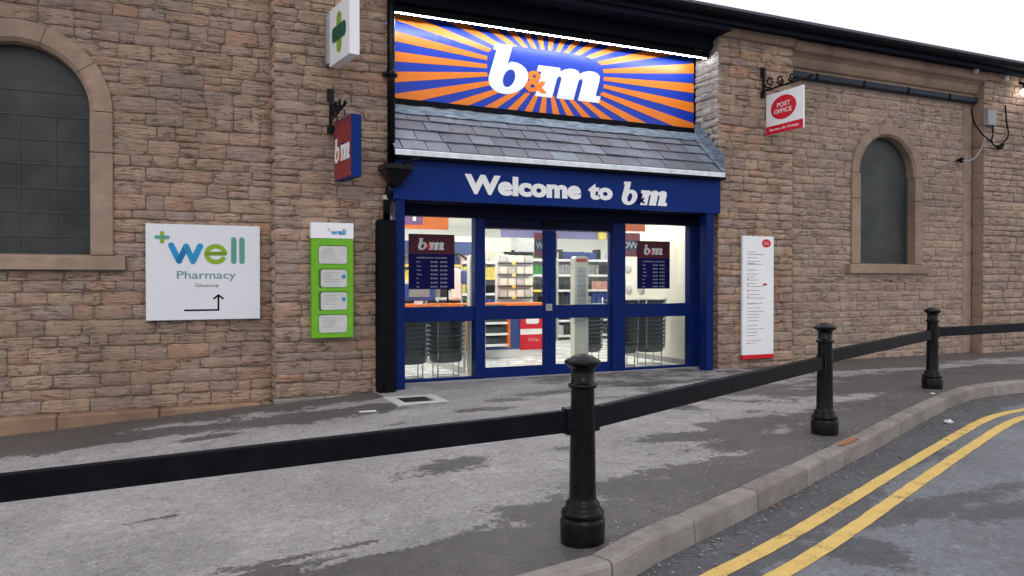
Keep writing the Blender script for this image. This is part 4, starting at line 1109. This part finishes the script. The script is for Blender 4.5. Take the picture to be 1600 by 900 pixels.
for i, (x, y) in enumerate(BZ):
    if i == 0: t = proto
    else:
        t = proto.copy(); COL.objects.link(t)
        for ch in list(proto.children): c = ch.copy(); COL.objects.link(c); c.parent = t
    t.location = (x, y, gz(x, y)); t.rotation_euler = (0, 0, rnd.random()*.5); t['label'] = labs[i]; t['category'] = 'bollard'; t['group'] = 'black bollards along the pavement edge'
RT = [(.575, .757), (.755, .762), (.812, .835), (.865, .86)]
rl = ['black flat rail crossing the left foreground to the nearest bollard', 'black flat rail between the nearest and the middle bollard', 'black flat rail between the middle and the farthest bollard', 'black flat rail running out to the right from the farthest bollard']
for i in range(4):
    a = Vector((*BZ[i], 0)); c = Vector((*BZ[i+1], 0)); e = (c-a).normalized(); nr = Vector((e.y, -e.x, 0))
    t = empty('rail', (a+c)/2 + Vector((0, 0, .6)), rl[i], 'rail', 'black rails between the bollards')
    z0, z1 = RT[i]; hgt = .125
    def P(s_, w_, h): p = a+e*s_+nr*w_; return (p.x, p.y, z0+(z1-z0)*s_/(c-a).length+h)
    Lr = (c-a).length; s0, s1 = .06, Lr-.06; wd = .028; bv = .005
    prof = [(-wd+bv, 0), (wd-bv, 0), (wd, -bv), (wd, -hgt+bv), (wd-bv, -hgt), (-wd+bv, -hgt), (-wd, -hgt+bv), (-wd, -bv)]
    b = B(); vs = [P(s0, *p) for p in prof]+[P(s1, *p) for p in prof]
    b.add(vs, [(k, (k+1) % 8, 8+(k+1) % 8, 8+k) for k in range(8)]+[list(range(8))[::-1], list(range(8, 16))]); b.build('bar', M['rail'], t)
    for ss in (.055, Lr-.115):
        b = B(); prof2 = [(-.042, .012), (.042, .012), (.042, -hgt-.012), (-.042, -hgt-.012)]
        vs = [P(ss, *p) for p in prof2]+[P(ss+.06, *p) for p in prof2]; b.add(vs, [(k, (k+1) % 4, 4+(k+1) % 4, 4+k) for k in range(4)]+[(3,2,1,0), (4,5,6,7)]); b.build('socket', M['black'], t)

# ------------------------------------------------------------ inside the shop
rm = lambda nm, x0, x1, y0, y1, z0, z1, m: tag(B().box(x0, x1, y0, y1, z0, z1).build(nm, m), kind='structure')
rm('shop_floor', 2.6, 18, YG+.12, 21.5, -.2, -.002, M['floor'])
rm('shop_ceiling', 2.6, 18, YG+.13, 21.5, 3.1, 3.2, M['shop_wall'])
rm('shop_wall_back', 2.6, 18, 21.5, 21.6, -.2, 3.2, M['shop_wall'])
rm('shop_wall_left', 2.5, 2.6, YG+.13, 21.6, -.2, 3.2, M['shop_wall'])
rm('shop_wall_right', 18, 18.1, 14.5, 21.6, -.2, 3.2, M['shop_wall'])
rm('lobby_wall', 8.46, 8.56, YG+.13, 13.2, -.1, 3.1, M['cream'])
rm('shop_wall_front', 8.56, 18, 13.1, 13.2, -.2, 3.2, M['shop_wall'])
rm('lobby_header', 2.6, 8.56, YG+.10, YG+.13, 2.62, 3.2, M['shop_wall'])
rm('skirting', 8.44, 8.459, YG+.13, 13.2, -.001, .09, M['grey'])
for i, x in enumerate((3.6, 6.2, 8.2, 10.8, 13.4)):
    for j, y in enumerate((11.8, 14.2, 16.6, 19.2)):
        if x > 8.4 and y < 14.6: continue
        cl = B().box(x-.3, x+.3, y-.6, y+.6, 3.07, 3.098).build('ceiling_light', M['shop_light'], label='flat white lit ceiling panel inside the shop', cat='light', group='ceiling light panels inside the shop')
# service counter
ct = empty('service_counter', (5.6, 13.9, 0), 'navy shop counter with orange edging and white base behind the left door', 'counter')
B().box(3.4, 7.05, 13.7, 14.3, .15, 1.0).build('front', mat('counter_blue', (.035,.075,.26), .4), ct)
B().box(3.38, 7.07, 13.66, 14.34, 1.0, 1.05).build('top_edge', M['orange'], ct)
B().box(3.42, 7.03, 13.72, 14.28, 0, .148).build('base', M['white'], ct)
X0 = 5.05
ra = empty('display_rack', (5.3, 13.6, .2), 'small orange edged rack of goods on the front of the navy counter', 'rack')
B().box(5.15, 5.19, 13.3, 13.69, .22, 1.0).build('side', M['orange'], ra); B().box(6.03-.04, 6.03, 13.3, 13.69, .22, 1.0).build('side', M['orange'], ra)
for k in range(4):
    B().box(5.19, 5.99, 13.32, 13.68, .25+.21*k, .29+.21*k).build('shelf', M['white'], ra)
    B().box(5.22, 5.96, 13.38, 13.66, .292+.21*k, .40+.21*k).build('goods', M['dark_grey'], ra)
rp_ = empty('red_poster', (6.75, 13.69, .1), 'red poster with white shapes on the navy counter seen through the left door', 'poster')
B().box(6.42, 7.0, 13.68, 13.699, .13, .88).build('sheet', M['red'], rp_)
PP = plane((6.71, 13.68, .5), (1,0,0), (0,0,1), (0,-1,0))
b = B(); b.plate(PP, rrect(-.17, .12, .14, .27, .05), .001, .003); b.plate(PP, rect(-.29, .29, -.07, .04), .001, .002); b.build('print', M['white'], rp_)
b = B(); put_text(b, PP, '50p', 0, -.18, .08, .24, d=.001); b.build('lettering', M['pink_goods'], rp_)
# till screen on the counter
ts = empty('till_screen', (4.35, 13.9, 1.05), 'blue rimmed till screen standing on the counter behind the left poster', 'till')
B().bbox(4.12, 4.72, 13.85, 13.92, 1.12, 1.42, .01).build('casing', M['blue_goods'], ts)
B().box(4.20, 4.60, 13.84, 13.848, 1.19, 1.33).build('screen', M['grey'], ts)
B().box(4.34, 4.48, 13.87, 13.97, 1.05, 1.12).build('stand', M['white'], ts)
# security pedestals
for x, y, lab in ((4.50, 11.35, 'tall white security pedestal with red top behind the left door jamb'), (6.30, 11.25, 'tall white security pedestal with red top behind the right door')):
    t = empty('security_pedestal', (x, y, 0), lab, 'pedestal', 'security pedestals inside the entrance')
    b = B(); PPd = plane((x, y-.2, 0), (1,0,0), (0,0,1), (0,-1,0)); b.plate(PPd, rrect(-.13, .13, 0, 1.9, .06), -.14, 0); b.build('panel', M['cream'], t)
    b = B(); b.plate(PPd, rect(-.10, .10, 1.80, 1.86), .001, .003); b.build('red_label', M['red'], t)
    b = B(); b.plate(PPd, rrect(-.085, .085, .95, 1.72, .03), .001, .003); b.build('inset_panel', M['pale_grey'], t)
    q = B()
    for k in range(9): q.plate(PPd, rect(-.06, .06, 1.0+.08*k, 1.012+.08*k), .003, .004)
    q.build('print', M['grey'], t, kind='stuff')
# lobby side barrier
lbar = empty('lobby_barrier', (4.4, 12.4, 0), 'low pale barrier rail running back into the shop from the left door jamb', 'barrier')
B().box(4.40, 4.43, 11.5, 13.5, 0.0, .10).build('kick_rail', M['pale_grey'], lbar)
B().box(4.40, 4.43, 11.5, 13.5, .86, .92).build('top_rail', M['pale_grey'], lbar)
for y in (11.5, 12.5, 13.46): B().box(4.395, 4.435, y, y+.04, .10, .86).build('post', M['pale_grey'], lbar)
# stacks of dark shopping baskets on wire stands
def basket_stack(x, y, label, n=11):
    t = empty('basket_stack', (x, y, 0), label, 'basket stack', 'stacks of dark shopping baskets by the windows')
    for k in range(n):
        z = .30+.072*k; b = B(); vs = []; f = 1+.012*k
        for zz, rx, ry in ((z-.02, .17, .12), (z+.0, .20, .145), (z+.05, .225*f, .16*f), (z+.056, .24*f, .172*f), (z+.066, .24*f, .172*f), (z+.066, .225*f, .158*f), (z+.01, .19, .135)):
            for a in range(16):
                A_ = 2*math.pi*a/16; c_, s_ = math.cos(A_), math.sin(A_); p_ = 2.6
                q = (abs(c_)**p_+abs(s_)**p_)**(-1/p_); vs.append((x+1.22*rx*q*c_, y+1.2*ry*q*s_, zz+(-.05 if k == 0 and rx < .21 else 0)))
        fs = [(i*16+j, i*16+(j+1) % 16, (i+1)*16+(j+1) % 16, (i+1)*16+j) for i in range(6) for j in range(16)]
        b.add(vs, fs, True); b.build('basket', M['basket'], t)
    b = B()
    for sx_ in (-1, 1):
        for sy_ in (-1, 1): b.tube([(x+.17*sx_, y+.12*sy_, 0), (x+.17*sx_, y+.12*sy_, .34)], .010, 6)
    for z in (.02, .26): b.tube([(x-.17, y-.12, z), (x+.17, y-.12, z), (x+.17, y+.12, z), (x-.17, y+.12, z), (x-.17, y-.12, z)], .008, 6)
    b.build('wire_stand', M['steel'], t)
    b = B(); b.tube([(x+.19, y-.19, .30), (x+.2, y-.2, 1.2)], .012, 6); b.tube([(x-.19, y-.19, .30), (x-.2, y-.2, 1.2)], .012, 6); b.build('upright', M['steel'], t)
basket_stack(3.42, 11.25, 'dark basket stack nearest the left blue post')
basket_stack(4.02, 11.30, 'dark basket stack in the left side pane, nearest the door')
basket_stack(6.90, 11.9, 'dark basket stack half hidden behind the right door')
basket_stack(7.32, 11.40, 'dark basket stack at the left of the right side pane', 12)
basket_stack(7.92, 11.45, 'rightmost dark basket stack, against the cream wall', 12)

# hanging header boards and price signs
hb = empty('header_board', (4.0, 13.2, 2.2), 'orange and purple header board hanging inside the left pane', 'sign')
B().box(3.4, 4.75, 13.2, 13.23, 2.42, 2.86).build('panel', M['orange'], hb)
B().box(3.4, 4.25, 13.18, 13.199, 2.50, 2.84).build('purple_panel', mat('purple', (.18,.08,.22), .5), hb)
b = B(); put_text(b, plane((4.1, 13.18, 2.66), (1,0,0), (0,0,1), (0,-1,0)), 'i', 0, 0, .2, .07, bold=.04, d=.001); b.build('lettering', M['white'], hb)
B().box(3.2, 5.9, 14.9, 14.94, 2.02, 2.30).build('header_board', mat('band_blue', (.04,.07,.2), .5), label='long navy band sign above the shelving behind the left pane', cat='sign')
B().box(8.0, 13.5, 18.2, 18.25, 2.62, 2.9).build('header_board', mat('band_purple', (.22,.20,.42), .5), label='lilac band sign high above the shelving behind the right door', cat='sign')
B().box(10.85, 11.1, 18.1, 18.15, 2.62, 2.92).build('price_sign', M['yellow_goods'], label='small yellow orange sign hanging at the end of the lilac band', cat='sign')
def wow(x, y, z, label, w=.3):
    t = empty('hanging_card', (x, y, z), label, 'sign', 'red and white hanging WOW cards')
    B().box(x-w, x+w, y, y+.01, z-.19, z+.22).build('card', mat('wow_red', (.45,.05,.12), .5) if 'wow_red' not in bpy.data.materials else bpy.data.materials['wow_red'], t)
    pl = plane((x, y, z), (1,0,0), (0,0,1), (0,-1,0)); b = B(); b.plate(pl, rect(-w, w, -.07, .09), .0005, .0015); b.build('band', M['blue_goods'], t)
    b = B(); put_text(b, pl, 'WOW', 0, .01, .12, w*1.75, bold=.03, d=.003); b.build('lettering', M['white'], t)
    b = B(); b.tube([(x-.25, y, z+.22), (x-.25, y, 3.1)], .003, 5); b.tube([(x+.25, y, z+.22), (x+.25, y, 3.1)], .003, 5); b.build('cord', M['grey'], t)
wow(5.74, 11.25, 2.06, 'red WOW card hanging behind the meeting of the doors', .21)
wow(7.28, 11.25, 2.10, 'red WOW card hanging behind the right side pane')
B().box(7.15, 7.78, 11.38, 11.40, 2.36, 2.55).build('header_board', M['orange'], label='orange board above the WOW card in the right side pane', cat='sign')
# round display items on the lobby wall
for k, (y, z) in enumerate(((12.95, 1.33), (12.5, 1.33), (12.95, 1.75))):
    b = B(); n = 16; vs = []
    for r_, xx in ((0, 8.40), (.07, 8.40), (.11, 8.43), (.12, 8.459)):
        for a in range(n): vs.append((xx, y+r_*math.cos(2*math.pi*a/n), z+r_*math.sin(2*math.pi*a/n)))
    b.add(vs, [(i*n+j, i*n+(j+1) % n, (i+1)*n+(j+1) % n, (i+1)*n+j) for i in range(3) for j in range(n)], True)
    b.build('wall_plate', M['pale_grey'], label='round pale fitting on the cream wall, ' + ('lower and farther', 'lower and nearer', 'upper')[k], cat='fitting')
# shelving
GM = ['dark_grey', 'white', 'pale_grey', 'yellow_goods', 'green_goods', 'blue_goods', 'pink_goods', 'grey', 'black', 'cream', 'dark_red', 'steel']
def shelving(x0, x1, y, H, label, n=6, pal=['dark_grey','white','pale_grey','grey','black','cream','white','pink_goods','blue_goods','yellow_goods'], goods=True, dep=.45):
    t = empty('shelving_unit', ((x0+x1)/2, y, 0), label, 'shelving', 'white shelving units inside the shop')
    B().box(x0, x1, y+dep, y+dep+.04, 0, H).build('back_panel', M['shop_wall'], t)
    for x in (x0, x1-.03): B().box(x, x+.03, y, y+dep, 0, H).build('upright', M['pale_grey'], t)
    for k in range(n):
        z = .12+(H-.3)*k/(n-1) if n > 1 else .1
        B().box(x0+.03, x1-.03, y, y+dep, z-.03, z).build('shelf', M['white'], t)
        B().box(x0+.03, x1-.03, y-.012, y-.001, z-.045, z+.01).build('price_rail', M['yellow_goods'] if (k+int(x0*3)) % 4 == 1 else M['white'], t)
        if not goods: continue
        gap = (H-.3)/(n-1); x = x0+.05; g = rnd.choice(pal); bb = B(); hh = .7
        while x < x1-.1:
            if rnd.random() < .22:
                g = rnd.choice(pal); hh = rnd.uniform(.45, .82); x += .02
            w_ = rnd.uniform(.05, .10); bb.box(x, x+w_*.86, y+.02+rnd.uniform(0, .05), y+.30, z+.001, z+gap*hh*rnd.uniform(.92, 1), m=GM.index(g)); x += w_
        if bb.v: bb.build('goods', [M[q] for q in GM], t, kind='stuff')
shelving(4.2, 5.7, 15.0, 2.0, 'shelving unit behind the counter seen through the left pane')
shelving(5.9, 7.3, 16.2, 2.1, 'shelving unit seen through the left door beside the white price racks')
shelving(7.5, 8.9, 17.0, 2.2, 'dark filled shelving unit left in the right door', pal=['dark_grey', 'black', 'grey', 'white', 'green_goods', 'yellow_goods', 'dark_grey'])
shelving(9.0, 10.6, 17.0, 2.2, 'dark filled shelving unit right in the right door', pal=['dark_grey', 'blue_goods', 'black', 'grey', 'dark_grey', 'pale_grey', 'pink_goods'])
shelving(10.8, 12.4, 17.4, 2.2, 'farthest right shelving unit deep in the shop', pal=['dark_grey', 'grey', 'white'])
# white price rack with packets behind the counter
rk_ = empty('packet_rack', (6.6, 14.6, 1.05), 'tall white rack of packets with black shelf edges in the left door', 'rack')
B().box(6.30, 7.15, 14.62, 14.66, .2, 2.0).build('back_panel', M['white'], rk_)
for k in range(4):
    B().box(6.33, 7.12, 14.52, 14.60, 1.12+.24*k, 1.15+.24*k).build('shelf_edge', M['dark_grey'], rk_)
    for j in range(4): B().bbox(6.36+.19*j, 6.53+.19*j, 14.54, 14.60, 1.152+.24*k, 1.30+.24*k, .01).build('packet', M['cream'] if (j+k) % 3 else M['pale_grey'], rk_)
    B().box(6.62, 6.70, 14.505, 14.519, 1.10+.24*k, 1.16+.24*k).build('price_tag', M['yellow_goods'], rk_)
# clothes hanging on a hooped rail, behind the counter
cr = empty('hooped_rail', (5.4, 14.5, 0), 'curved black display rail behind the counter near the left door edge', 'rail')
b = B(); b.tube([(5.2, 14.5, 2.0), (5.45, 14.5, 2.03), (5.65, 14.5, 1.9), (5.78, 14.5, 1.65), (5.82, 14.5, 1.1), (5.82, 14.5, 0)], .025, 8); b.tube([(5.2, 14.5, 2.0), (5.2, 14.5, 0)], .02, 8); b.build('hoop', M['dull_black'], cr)
B().bbox(5.44, 5.76, 14.30, 14.46, 1.42, 1.70, .04).build('blue_bag', M['blue_goods'], label='square navy bag with white mark hanging from the curved black rail', cat='bag')
B().bbox(5.22, 5.42, 14.30, 14.42, 1.1, 1.75, .05).build('white_garment', M['white'], label='white garment hanging at the left of the curved black rail', cat='garment')
# overhead pictures strip
for k in range(4):
    B().box(5.4+.75*k, 6.05+.75*k, 16.6, 16.63, 2.18, 2.5).build('picture_board', M[('pale_grey', 'cream', 'cream', 'pale_grey')[k]], label='pale picture board above the shelving behind the doors, '+('leftmost', 'second from left', 'third from left', 'rightmost')[k], cat='picture board')
print('objects', len(bpy.data.objects))
